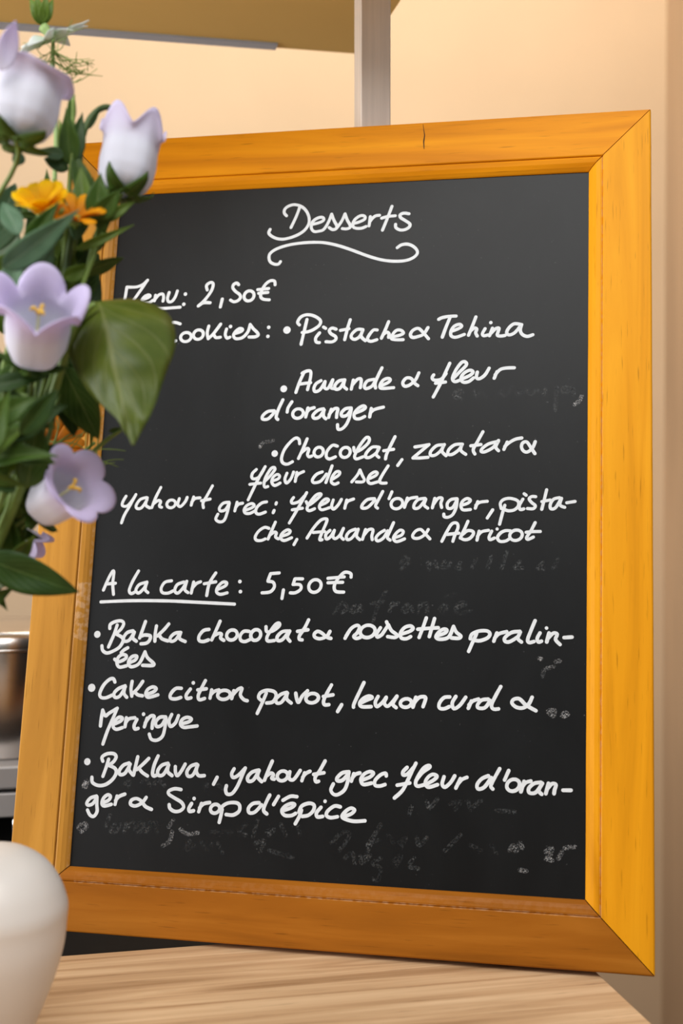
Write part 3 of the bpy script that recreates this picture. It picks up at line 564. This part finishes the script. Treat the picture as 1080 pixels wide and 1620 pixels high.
stem_g = mat('stem_green', (0.16, 0.25, 0.045), 0.5, var=0.15, vscale=60)
stem_p = mat('stem_pale', (0.26, 0.38, 0.12), 0.5, var=0.15, vscale=60)
stem_d = mat('stem_dark', (0.045, 0.085, 0.012), 0.55, var=0.15, vscale=60)
bell_w = petal_mat('white_bell', (0.83, 0.84, 0.92), (0.74, 0.68, 0.87), 0.60, 0.98)
bell_l = petal_mat('lavender_bell', (0.84, 0.84, 0.93), (0.73, 0.65, 0.88), 0.52, 0.85)
lobe_m = petal_mat('lilac_lobe', (0.80, 0.78, 0.90), (0.68, 0.60, 0.86), 0.1, 0.8)
pet_y = petal_mat('yellow_petal', (0.95, 0.56, 0.004), (1.0, 0.70, 0.006), 0.2, 0.9, 0.5)
pet_o = petal_mat('orange_petal', (0.55, 0.16, 0.006), (0.80, 0.30, 0.008), 0.1, 0.9)
pet_m = petal_mat('amber_petal', (0.75, 0.27, 0.004), (0.92, 0.46, 0.006), 0.2, 0.9, 0.45)
pet_g = petal_mat('pale_nigella_petal', (0.55, 0.66, 0.50), (0.82, 0.86, 0.84), 0.1, 0.7)
pollen = mat('yellow_stamen', (0.86, 0.52, 0.06), 0.7)
pollen_p = mat('pale_pistil', (0.80, 0.80, 0.42), 0.7)

VX, VY, VR, VH = -0.262, 0.622, 0.032, 0.19          # the vase stands left of the frame
por2 = mat('vase_glaze', (0.70, 0.70, 0.68), 0.3, var=0.03)
vase = thing('vase', 'plain pale vase holding the bouquet at the left of the chalkboard', 'vase', (VX, VY, 0))
vp = catmull([Vector((r, z, 0)) for r, z in [(0.022, 0), (0.030, 0.004), (VR, 0.05), (0.029, 0.12), (0.024, 0.165), (0.027, VH), (0.0245, VH), (0.0215, 0.165), (0.026, 0.12), (0.0285, 0.05), (0.024, 0.008)]], 5)
obj('body', *lathe([(p.x, p.y) for p in vp], 48), por2, vase)
def into_vase(top, via=(), k=0):
    """stem points from a flower's foot down into the vase"""
    a = k * 2.4
    return [top] + list(via) + [Vector((VX + 0.013 * math.cos(a), VY + 0.013 * math.sin(a), VH - 0.005)), Vector((VX - 0.008 * math.cos(a), VY - 0.008 * math.sin(a), 0.03))]

def leaf(root, off, base, tip, w, m, fold=0.25, bend=0.12, roll=0.0, shape='oval', teeth=0.0, up=None, name='leaf'):
    base, tip = Vector(base), Vector(tip); ax = tip - base; L = ax.length; a = ax.normalized()
    view = (Vector((0, 0, CAM_Z)) - base).normalized() if up is None else Vector(up)
    nrm = (view - a * view.dot(a)).normalized(); sd = a.cross(nrm)
    q = Matrix.Rotation(roll, 3, a); nrm, sd = q @ nrm, q @ sd
    NS, NT = 8, 18; v, f, uv = [], [], []
    for j in range(NT + 1):
        t = j / NT
        if shape == 'oval': ww = math.sin(math.pi * min(1, t ** 0.8)) ** 0.85
        elif shape == 'lance': ww = (math.sin(math.pi * t ** 0.6)) ** 1.1
        else: ww = min(1, t * 6) ** 0.6 * (1 - t ** 3)
        ww = max(0.015, ww) * w / 2 * (1 + teeth * math.sin(t * 60))
        for i in range(NS + 1):
            s = i / NS * 2 - 1
            p = base + ax * t + sd * (s * ww) + nrm * (fold * ww * abs(s) - bend * L * (t - 0.3) ** 2 + 0.06 * ww * math.sin(9 * t + s * 3))
            v.append(p); uv.append((i / NS, t))
    for j in range(NT):
        for i in range(NS): f.append((j * (NS + 1) + i, j * (NS + 1) + i + 1, (j + 1) * (NS + 1) + i + 1, (j + 1) * (NS + 1) + i))
    o = obj(name, v, f, m, root, off, uv=uv)
    s_ = o.modifiers.new('thickness', 'SOLIDIFY'); s_.thickness = 0.0004
    return o

def bell(label, base, mouth, Rpx, d, flare, m, stem_pts, k, facing=0.0, lobes=0.26, curl=0.3, phase=0.0, stamen=True, sepal=0.5, sharp=0.75, notch=0.65):
    base, mouth = Vector(base), Vector(mouth); ax = mouth - base; L = ax.length
    s, q, a = frame_of(ax); Rr = Rpx / F_PX * d
    root = thing('bellflower', label, 'flower', stem_pts[-1], 'pale bellflowers of the bouquet'); off = Vector(stem_pts[-1])
    NU, NV = 60, 22; v, f, uv = [], [], []
    ctl = [(0.0, 0.10), (0.03, 0.48), (0.12, 0.78), (0.28, 0.95), (0.5, 1.0), (0.72, 0.97), (0.86, 1.03), (0.94, 1.10), (1.0, 1.2)]
    for j in range(NV + 1):
        t = j / NV
        for c0, c1 in zip(ctl, ctl[1:]):
            if c0[0] <= t <= c1[0] + 1e-9:
                r0 = c0[1] + (c1[1] - c0[1]) * (t - c0[0]) / (c1[0] - c0[0]); break
        e = max(0.0, (t - 0.74) / 0.26)
        for i in range(NU):
            th = 2 * math.pi * i / NU
            lb = abs(math.cos(2.5 * th + phase)) ** sharp             # 5 lobes
            rad = Rr * r0 * (1 + 0.035 * math.cos(5 * th + 2 * phase) * (1 - e)) + Rr * (flare - 1.2) * e ** 1.5 * (1 - notch + notch * lb)
            h = L * (t + lobes * e * (lb - 0.55)) - L * curl * 0.35 * e * e * lb
            v.append(base + a * h + s * (rad * math.cos(th)) + q * (rad * math.sin(th))); uv.append((i / NU, t))
    for j in range(NV):
        for i in range(NU): f.append((j * NU + i, j * NU + (i + 1) % NU, (j + 1) * NU + (i + 1) % NU, (j + 1) * NU + i))
    cor = obj('petals', v, f, m, root, off, uv=uv)
    so = cor.modifiers.new('thickness', 'SOLIDIFY'); so.thickness = 0.0005
    # calyx: five pointed sepals hugging the foot
    v, f, uv = [], [], []
    for n_ in range(5):
        th = 2 * math.pi * n_ / 5 + 0.3 + phase; dirn = s * math.cos(th) + q * math.sin(th); tn = a.cross(dirn)
        b0 = len(v); K = 6
        for j in range(K + 1):
            t = j / K; ww = Rr * 0.34 * (1 - t) ** 0.8
            c = base - a * (Rr * 0.10) + dirn * (Rr * (0.15 + 0.75 * min(1, t * 1.6) ** 0.6 + 0.25 * t)) + a * (Rr * sepal * 1.3 * t ** 1.3)
            v += [c - tn * ww, c + dirn * 0.0003, c + tn * ww]; uv += [(0, t), (0.5, t), (1, t)]
        for j in range(K):
            for i in range(2): f.append((b0 + 3 * j + i, b0 + 3 * j + i + 1, b0 + 3 * j + 4 + i, b0 + 3 * j + 3 + i))
    cal = obj('calyx', v, f, leaf_g, root, off, uv=uv); so = cal.modifiers.new('thickness', 'SOLIDIFY'); so.thickness = 0.0005
    obj('stem', *tube(stem_pts, 0.0011, 0.0017), stem_g, root, off)
    if stamen:
        obj('pistil', *tube([base + a * L * 0.05, base + a * L * 0.5, base + a * L * 0.80], 0.0009, 0.0007), pollen_p, root, off)
        obj('stamen', *join(*[tube([base + a * L * 0.76 + s * (0.0002 * math.cos(x)), base + a * L * 0.84 + s * (0.0028 * math.cos(x)) + q * (0.0028 * math.sin(x)), base + a * L * 0.80 + s * (0.0040 * math.cos(x)) + q * (0.0040 * math.sin(x))], 0.0010, 0.0007, seg=6) for x in (0.4, 2.5, 4.6)]), pollen, root, off)
    return root

st = lambda top, *via, k=0: into_vase(top, via, k)
b1 = P(24, 222, 0.62); bell('large pale lavender-white bellflower at the top left corner of the bouquet', b1, P(50, 112, 0.628), 55, 0.62, 1.30, bell_w, st(b1, P(24, 262, 0.63), P(-40, 420, 0.65), P(-60, 860, 0.64), k=0), 0, lobes=0.10, curl=0.55, phase=0.9, sepal=0.2, notch=0.4)
leaf(bpy.data.objects['bellflower'], bpy.data.objects['bellflower'].location, P(2, 112, 0.60), P(23, 34, 0.60), 34 / F_PX * 0.6, lobe_m, 0.15, -0.2, 0.2, 'oval', name='petal_lobe')
b2 = P(194, 306, 0.655); bell('white bellflower with pointed lilac tips over the top left corner of the frame', b2, P(211, 206, 0.668), 45, 0.655, 1.18, bell_w, st(b2, P(178, 335, 0.655), P(120, 480, 0.65), P(40, 720, 0.645), P(-40, 900, 0.64), k=1), 1, lobes=0.34, curl=-0.05, phase=0.75, sepal=0.5, sharp=1.5)
b3 = P(54, 574, 0.625); bell('open bellflower with broad lavender rim and white cup, beside the heart shaped leaf', b3, P(64, 470, 0.598), 51, 0.61, 1.50, bell_l, st(b3, P(48, 620, 0.63), P(10, 760, 0.635), P(-60, 950, 0.63), k=2), 2, lobes=0.42, curl=0.25, phase=1.05)
b4 = P(58, 808, 0.655); bell('white bellflower turned right with lilac mouth and yellow stamen, against the left rail', b4, P(132, 760, 0.632), 40, 0.645, 1.72, bell_l, st(b4, P(36, 822, 0.655), P(-20, 870, 0.65), P(-90, 980, 0.64), k=3), 3, lobes=0.25, curl=0.5, phase=0.3, sepal=0.25, notch=0.9, sharp=0.6)
b5 = P(28, 842, 0.70); bell('small half hidden lilac bellflower just above the dark lower leaf', b5, P(62, 868, 0.70), 19, 0.70, 1.5, bell_l, st(b5, P(10, 838, 0.70), P(-60, 930, 0.67), k=4), 4, lobes=0.5, curl=0.1, stamen=False)

def daisy(label, c, axis, Rpx, d, m, cup, npet, stem_pts, width=0.30, core=None):
    s, q, a = frame_of(axis); Rr = Rpx / F_PX * d; c = Vector(c)
    root = thing('calendula', label, 'flower', stem_pts[-1], 'yellow and orange calendulas of the bouquet'); off = Vector(stem_pts[-1])
    for n_ in range(npet):
        th = 2 * math.pi * n_ / npet + 0.1 * math.sin(n_ * 5); lay = n_ % 2
        dirn = s * math.cos(th) + q * math.sin(th); tn = a.cross(dirn); cu = cup * (1 + 0.25 * lay) + 0.1 * math.sin(n_ * 3.7)
        out = dirn * math.cos(cu) + a * math.sin(cu); nr = (a * math.cos(cu) - dirn * math.sin(cu))
        v, f, uv = [], [], []; K, NS = 8, 4; LL = Rr * (1 - 0.1 * lay + 0.08 * math.sin(n_ * 2.3))
        for j in range(K + 1):
            t = j / K; ww = LL * width / 2 * (0.45 + 0.9 * t) * (1 - max(0, t - 0.78) ** 2 * 14)
            for i in range(NS + 1):
                u = i / NS * 2 - 1
                v.append(c + dirn * (Rr * 0.10) + out * (LL * t) + tn * (u * ww) + nr * (0.10 * LL * math.sin(math.pi * t) - 0.12 * ww * u * u)); uv.append((i / NS, t))
        for j in range(K):
            for i in range(NS): f.append((j * (NS + 1) + i, j * (NS + 1) + i + 1, (j + 1) * (NS + 1) + i + 1, (j + 1) * (NS + 1) + i))
        o = obj('petal', v, f, m, root, off, uv=uv); so = o.modifiers.new('thickness', 'SOLIDIFY'); so.thickness = 0.0004
    v, f = [], []
    for r_, h_ in ((0.02, 0.16), (0.12, 0.15), (0.2, 0.10), (0.24, 0.02), (0.20, -0.12), (0.05, -0.2)):
        for k in range(20):
            x = 2 * math.pi * k / 20; v.append(c + s * (Rr * r_ * math.cos(x)) + q * (Rr * r_ * math.sin(x)) + a * (Rr * h_))
    for i in range(5):
        for k in range(20): f.append((i * 20 + k, (i + 1) * 20 + k, (i + 1) * 20 + (k + 1) % 20, i * 20 + (k + 1) % 20))
    obj('flower_head', v, f, stem_g if core is None else core, root, off)
    obj('stem', *tube(stem_pts, 0.0013, 0.0018), stem_g, root, off)
c1 = P(70, 340, 0.634); daisy('bright yellow upright calendula at the upper left of the bouquet', c1, Vector((-0.05, -0.62, 0.72)), 54, 0.634, pet_y, 0.78, 11, st(c1 - Vector((0, 0, 0.004)), P(60, 420, 0.645), P(0, 760, 0.65), k=5), width=0.52)
c2 = P(118, 348, 0.642); daisy('small amber calendula among leaves just right of the bright yellow one', c2, Vector((0.15, -0.55, 0.7)), 50, 0.642, pet_m, 0.45, 11, st(c2, P(112, 420, 0.675), P(40, 740, 0.65), k=6), width=0.36)
c3 = P(86, 705, 0.745); daisy('orange calendula behind fine green threads beside the lower bellflower', c3, Vector((0.15, -0.9, 0.25)), 50, 0.745, pet_o, 0.12, 18, st(c3 + Vector((0, 0.004, 0)), P(60, 800, 0.74), P(-80, 960, 0.68), k=7), width=0.34, core=pet_o)
c4 = P(-6, 398, 0.70); daisy('small orange calendula half out of frame at the left edge', c4, Vector((0.3, -0.8, 0.3)), 22, 0.70, pet_o, 0.3, 12, st(c4 + Vector((0, 0.004, 0)), P(-30, 600, 0.68), P(-80, 900, 0.65), k=8), width=0.4, core=pet_o)

# love-in-a-mist at the top: pale petals seen edge-on, green tuft above, thread-like bracts below
nc = P(84, 62, 0.70)
nst = st(nc, P(84, 120, 0.70), P(88, 240, 0.69), P(70, 500, 0.68), P(0, 800, 0.66), k=9)
nig = thing('love_in_a_mist', 'pale feathery love-in-a-mist flower at the very top of the bouquet', 'flower', nst[-1]); no = Vector(nst[-1])
pa = Vector((0.30, -0.30, 1.0)).normalized(); s, q, a = frame_of(pa)
tilt_dir = Vector((0.93, 0, 0.36)).normalized()
for n_ in range(9):
    th = 2 * math.pi * n_ / 9
    dr = tilt_dir * math.cos(th) + Vector((0.0, 0.9, 0.30)).normalized() * math.sin(th)
    leaf(nig, no, nc + dr * 0.002, nc + dr * (0.023 + 0.002 * math.sin(n_ * 3)) + Vector((0, 0, 0.0025 * math.sin(n_ * 2.2))), 0.0085, pet_g, fold=0.5, bend=-0.25 * math.cos(n_ * 1.7), roll=0.5 * math.sin(n_ * 2.9), up=Vector((-0.3, -0.3, 1)), name='petal')
for n_ in range(7):
    th = 2 * math.pi * n_ / 7; e = Vector((0.45 * math.cos(th), 0.45 * math.sin(th), 1)).normalized()
    leaf(nig, no, P(66, 40, 0.70) + e * 0.001, P(66, 40, 0.70) + e * 0.018, 0.006, leaf_y, fold=0.2, bend=0.6, shape='lance', name='green_tuft')
obj('tuft_stalk', *tube([nc, P(68, 42, 0.70)], 0.002, 0.003), stem_p, nig, no)
thr = []
for n_ in range(26):
    th = random.uniform(0, 6.28); h0 = P(84, random.choice([80, 95, 110]), 0.70); ln = random.uniform(0.012, 0.036)
    dr = Vector((math.cos(th), math.sin(th), random.uniform(-0.35, 0.15)))
    p1 = h0 + dr * ln * 0.5 + Vector((0, 0, -0.004)); p2 = h0 + dr * ln + Vector((0, 0, random.uniform(-0.004, 0.008)))
    thr.append(tube([h0, p1, p2], 0.00035, 0.0002, seg=5, n=4))
    for _ in range(2):
        e = p1.lerp(p2, random.uniform(0, 0.7)); thr.append(tube([e, e + Vector((random.uniform(-1, 1), random.uniform(-1, 1), random.uniform(-0.4, 0.9))) * 0.010], 0.0003, 0.00018, seg=5, n=3))
obj('bracts', *join(*thr), stem_g, nig, no)
obj('stem', *tube(nst, 0.0011, 0.0016), stem_p, nig, no)

# fennel-like threads low in the bouquet
fst = st(P(150, 700, 0.72), P(110, 735, 0.72), P(60, 790, 0.71), P(-60, 940, 0.67), k=10)
fen = thing('fennel_sprig', 'sprig of fine green threads in front of the orange calendula', 'sprig', fst[-1]); fo = Vector(fst[-1])
obj('stem', *tube(fst, 0.0009, 0.0015), stem_g, fen, fo)
thr = []
for n_ in range(22):
    b0 = P(random.uniform(60, 150), random.uniform(700, 770), 0.715); an = random.uniform(-0.3, 1.9)
    e = Vector((math.cos(an), random.uniform(-0.2, 0.2), math.sin(an))) * random.uniform(0.012, 0.030)
    thr.append(tube([b0 - e * 0.4, b0 + e * 0.4 + Vector((0.002, 0, 0.002)), b0 + e], 0.00040, 0.00022, seg=5, n=4))
obj('fronds', *join(*thr), stem_g, fen, fo)

# the big heart shaped leaf
hst = st(P(150, 480, 0.625), P(118, 520, 0.63), P(78, 640, 0.64), P(20, 800, 0.645), P(-50, 930, 0.64), k=11)
hl = thing('heart_leaf_stem', 'thick green stem with one big heart shaped leaf hanging over the word Menu', 'leaf', hst[-1]); ho = Vector(hst[-1])
obj('stem', *tube(hst, 0.0014, 0.0052), stem_g, hl, ho)
Lc = [(152, 479), (120, 487), (107, 508), (107, 545), (122, 590), (152, 632), (186, 664), (199, 686), (210, 704)]
Mc = [(156, 478), (162, 496), (168, 520), (174, 550), (181, 585), (189, 620), (196, 652), (203, 680), (211, 705)]
Rc = [(162, 477), (212, 474), (250, 486), (272, 508), (277, 548), (262, 590), (243, 646), (224, 682), (212, 704)]
prep = lambda cs: catmull([Vector((x, y, 0)) for x, y in cs], 5)
Lc, Mc, Rc = prep(Lc), prep(Mc), prep(Rc); NT = len(Lc) - 1
v, f, uv = [], [], []; NS = 12
for j in range(NT + 1):
    t = j / NT
    for i in range(NS + 1):
        s_ = i / NS * 2 - 1
        if s_ < 0: p = Mc[j].lerp(Lc[j], -s_); dd = 0.612 + 0.020 * (-s_) ** 1.4 * math.sin(math.pi * min(1, t + 0.25))
        else: p = Mc[j].lerp(Rc[j], s_); dd = 0.612 + 0.026 * s_ ** 1.6 * math.sin(math.pi * min(1, t + 0.2))
        dd += 0.020 * (1 - t) ** 2 - 0.010 * t + 0.0022 * math.sin(t * 26 - abs(s_) * 5) * abs(s_) * (1 - abs(s_)) * 2.5
        v.append(P(p.x, p.y, dd)); uv.append((i / NS, t))
for j in range(NT):
    for i in range(NS): f.append((j * (NS + 1) + i, j * (NS + 1) + i + 1, (j + 1) * (NS + 1) + i + 1, (j + 1) * (NS + 1) + i))
o = obj('leaf', v, f, leaf_h, hl, ho, uv=uv); so = o.modifiers.new('thickness', 'SOLIDIFY'); so.thickness = 0.0005

# leafy stems: (label, stem points in the photo, leaves)
def leafy(label, top, via, k, leaves, m_stem=stem_g, r=(0.001, 0.002), name='leafy_stem'):
    pts = into_vase(P(*top), [P(*p) for p in via], k)
    root = thing(name, label, 'leaf', pts[-1], 'leafy stems of the bouquet'); off = Vector(pts[-1])
    obj('stem', *tube(pts, *r), m_stem, root, off)
    for bx, by, bd, tx, ty, td, w, m, sh, fold, bend, roll in leaves:
        leaf(root, off, P(bx, by, bd), P(tx, ty, td), w / F_PX * bd, m, fold, bend, roll, sh)
    return root
G, Y, D, B, PL = leaf_g, leaf_y, leaf_d, leaf_b, leaf_p

def filler(label, top, via, k, n_, x0, x1, y0, y1, d0, d1, mats, size, seed, name='leafy_stem'):
    rng = random.Random(seed); L = []
    for i in range(n_):
        bx, by = rng.uniform(x0, x1), rng.uniform(y0, y1); an = rng.uniform(-2.6, 0.4); ln = rng.uniform(*size); dd = rng.uniform(d0, d1)
        L.append((bx, by, dd, bx + ln * math.cos(an), by + ln * math.sin(an), dd + rng.uniform(-0.012, 0.008), ln * rng.uniform(0.30, 0.55), rng.choice(mats), rng.choice(['lance', 'oval', 'lance']), rng.uniform(.15, .5), rng.uniform(-.1, .35), rng.uniform(-.8, .8)))
    return leafy(label, top, via, k, L, name=name)
filler('small leaved green stem around the yellow calendula at the frame corner', (100, 300, 0.68), [(90, 420, 0.68), (60, 600, 0.67), (-20, 850, 0.65)], 22, 30, 20, 130, 330, 430, 0.655, 0.70, [G, Y, D, B, G], (30, 75), 3)
filler('small leaved dark stem behind the open bellflower and the heart shaped leaf', (80, 420, 0.69), [(60, 560, 0.685), (0, 800, 0.66)], 23, 30, -10, 130, 430, 560, 0.665, 0.71, [G, D, D, Y], (35, 80), 5)
filler('small leaved stem at the left edge behind the thick stem', (20, 600, 0.665), [(-20, 760, 0.66), (-60, 900, 0.65)], 24, 34, -30, 40, 600, 760, 0.635, 0.69, [G, D, D, Y, G], (40, 90), 8)
filler('leaf tuft at the left edge just above the dark lower leaf', (0, 800, 0.66), [(-30, 880, 0.655)], 25, 22, -30, 22, 770, 900, 0.645, 0.68, [G, Y, D, G], (35, 75), 11)
filler('front spray of bright green strap leaves over the stems at the left edge', (30, 560, 0.622), [(-20, 700, 0.625), (-70, 900, 0.63)], 25, 20, -40, 50, 600, 780, 0.600, 0.628, [G, Y, D, G], (60, 120), 21)
leafy('upright green leafy stem between the two top bellflowers', (116, 150, 0.66), [(112, 260, 0.66), (90, 480, 0.655), (10, 780, 0.645)], 12, [
    (112, 196, 0.66, 115, 136, 0.66, 14, G, 'lance', .3, .1, 0), (110, 260, 0.66, 106, 170, 0.655, 34, G, 'lance', .3, .1, 0.3), (112, 262, 0.665, 92, 188, 0.66, 26, Y, 'lance', .3, .1, -0.3),
    (112, 258, 0.66, 132, 176, 0.665, 30, D, 'lance', .3, .1, 0.2), (100, 246, 0.655, 60, 236, 0.65, 20, B, 'lance', .3, .1, 0), (108, 268, 0.66, 70, 250, 0.655, 26, D, 'oval', .3, .1, 0.4),
    (30, 262, 0.64, 28, 232, 0.64, 20, B, 'lance', .3, .1, 0), (140, 330, 0.66, 118, 240, 0.66, 34, G, 'oval', .3, .1, 0.4)])
leafy('arching dark thin stem curling behind the white bellflower', (186, 196, 0.675), [(182, 176, 0.675), (164, 170, 0.672), (142, 188, 0.668), (128, 230, 0.665), (118, 330, 0.66), (80, 560, 0.65), (0, 800, 0.645)], 13, [
    (135, 205, 0.667, 160, 168, 0.67, 12, D, 'lance', .3, -.2, 0.2)], m_stem=stem_d, r=(0.0016, 0.002))
leafy('bushy green leafy stem below the white bellflower, over the frame corner', (170, 300, 0.65), [(150, 380, 0.655), (110, 520, 0.65), (20, 780, 0.645)], 14, [
    (150, 345, 0.645, 160, 272, 0.645, 38, G, 'lance', .25, .1, 0.1), (152, 345, 0.645, 192, 300, 0.645, 34, G, 'lance', .25, .15, 0.3), (160, 350, 0.65, 218, 316, 0.655, 18, Y, 'lance', .3, .2, 0),
    (145, 345, 0.648, 178, 340, 0.65, 46, G, 'oval', .25, .1, 0.2), (135, 360, 0.65, 128, 262, 0.655, 30, Y, 'oval', .25, .1, 0), (120, 380, 0.655, 128, 280, 0.655, 40, B, 'oval', .3, .1, 0.5),
    (120, 395, 0.645, 214, 356, 0.655, 15, Y, 'lance', .5, .1, 0.2), (150, 400, 0.66, 165, 350, 0.66, 22, D, 'oval', .25, .1, 0.2)])
leafy('broad blue-green leaf spray in front of the yellow calendula', (100, 330, 0.63), [(60, 400, 0.635), (10, 560, 0.64), (-60, 860, 0.64)], 15, [
    (30, 372, 0.612, 4, 318, 0.618, 34, B, 'oval', .3, .1, 0.2), (40, 385, 0.612, 96, 318, 0.616, 30, G, 'lance', .3, .15, 0.2), (4, 425, 0.610, 128, 334, 0.612, 46, B, 'lance', .3, .15, 0.3), (10, 500, 0.63, 30, 375, 0.63, 44, B, 'lance', .3, .15, -0.3), (-20, 400, 0.66, 26, 290, 0.66, 60, B, 'oval', .3, .1, 0.2), (-25, 440, 0.67, 20, 330, 0.68, 70, PL, 'oval', .2, .1, 0),
    (20, 470, 0.65, 80, 395, 0.65, 46, PL, 'oval', .3, .1, 0.1), (40, 460, 0.64, 88, 380, 0.645, 36, B, 'oval', .3, .1, 0.5)])
leafy('dense green leafy stem behind the open bellflower, beside the left rail', (150, 400, 0.68), [(130, 470, 0.68), (90, 600, 0.67), (0, 800, 0.655)], 16, [
    (110, 480, 0.67, 158, 400, 0.68, 46, G, 'oval', .25, .1, 0.1), (115, 500, 0.67, 160, 440, 0.68, 50, D, 'oval', .25, .1, 0.3), (100, 470, 0.66, 108, 380, 0.66, 40, Y, 'oval', .3, .1, 0.4),
    (90, 450, 0.675, 130, 370, 0.675, 46, G, 'oval', .25, .1, 0.2), (120, 520, 0.68, 150, 470, 0.68, 50, D, 'oval', .25, .1, 0), (100, 440, 0.65, 152, 418, 0.655, 26, Y, 'lance', .4, .2, 0.2),
    (80, 430, 0.68, 60, 350, 0.68, 40, G, 'oval', .3, .1, 0.3), (-10, 470, 0.68, 40, 420, 0.68, 50, D, 'oval', .3, .1, 0.1), (-20, 520, 0.68, 10, 440, 0.68, 40, G, 'oval', .3, .1, 0.1)])
leafy('toothed dark green leaf stem hanging under the heart shaped leaf', (110, 560, 0.67), [(90, 640, 0.665), (20, 800, 0.65)], 17, [
    (100, 580, 0.665, 155, 695, 0.67, 62, G, 'oval', .3, .1, 0.2), (98, 585, 0.67, 118, 690, 0.672, 52, D, 'oval', .3, .1, -0.2), (110, 550, 0.668, 146, 660, 0.672, 50, D, 'oval', .3, .1, 0.4),
    (95, 560, 0.675, 60, 640, 0.675, 46, D, 'oval', .3, .1, 0), (172, 683, 0.675, 194, 676, 0.675, 7, G, 'lance', .3, .1, 0)])
leafy('thin green stem reaching right over the slate under the heart shaped leaf', (192, 680, 0.675), [(168, 697, 0.675), (130, 730, 0.675), (60, 800, 0.665), (-40, 930, 0.65)], 18, [(150, 640, 0.68, 142, 720, 0.68, 9, Y, 'lance', .2, .1, 0)])
leafy('long narrow green leaves at the left edge below the open bellflower', (60, 600, 0.65), [(40, 700, 0.65), (-30, 880, 0.645)], 19, [
    (-10, 720, 0.655, 80, 588, 0.65, 34, D, 'lance', .3, .1, 0.2), (-20, 660, 0.64, 70, 560, 0.645, 34, Y, 'lance', .3, .15, 0.1), (-20, 600, 0.65, 50, 570, 0.65, 34, G, 'lance', .3, .1, 0.3),
    (-10, 760, 0.66, 66, 640, 0.66, 40, D, 'oval', .3, .1, 0.3), (-20, 700, 0.665, 50, 660, 0.665, 60, D, 'oval', .3, .1, 0.1), (0, 800, 0.66, 40, 690, 0.66, 44, G, 'oval', .3, .1, 0.2), (-20, 800, 0.655, 20, 730, 0.655, 44, B, 'oval', .3, .1, 0), (30, 800, 0.668, 62, 730, 0.668, 34, D, 'oval', .3, .1, 0),
    (-15, 560, 0.69, 30, 640, 0.69, 60, D, 'oval', .3, .1, 0), (20, 560, 0.695, 80, 640, 0.69, 66, D, 'oval', .3, .1, 0.2), (-20, 640, 0.70, 50, 730, 0.70, 66, D, 'oval', .3, .1, 0)])
leafy('pale green bud stem just below the open bellflower', (74, 582, 0.64), [(60, 640, 0.645), (0, 800, 0.645)], 20, [
    (72, 592, 0.64, 80, 572, 0.64, 16, Y, 'oval', .5, .1, 0), (44, 600, 0.64, 66, 590, 0.64, 12, PL, 'lance', .3, .1, 0.2)])
leafy('dark green leaf stem at the bottom of the bouquet, its tip on the left rail', (0, 880, 0.64), [(-50, 930, 0.645)], 21, [
    (-30, 880, 0.64, 119, 940, 0.638, 62, D, 'oval', .2, .25, 0.25), (-30, 960, 0.65, 22, 930, 0.65, 24, G, 'lance', .3, .1, 0), (-20, 920, 0.652, 12, 966, 0.652, 20, G, 'lance', .3, .1, 0),
    (-10, 900, 0.66, 40, 800, 0.668, 50, G, 'oval', .3, .1, 0.2), (-30, 880, 0.665, 24, 790, 0.67, 56, Y, 'oval', .3, .1, 0), (-20, 930, 0.68, 30, 905, 0.68, 22, PL, 'lance', .3, .1, 0), (0, 860, 0.675, 44, 820, 0.675, 40, D, 'oval', .3, .1, 0)])
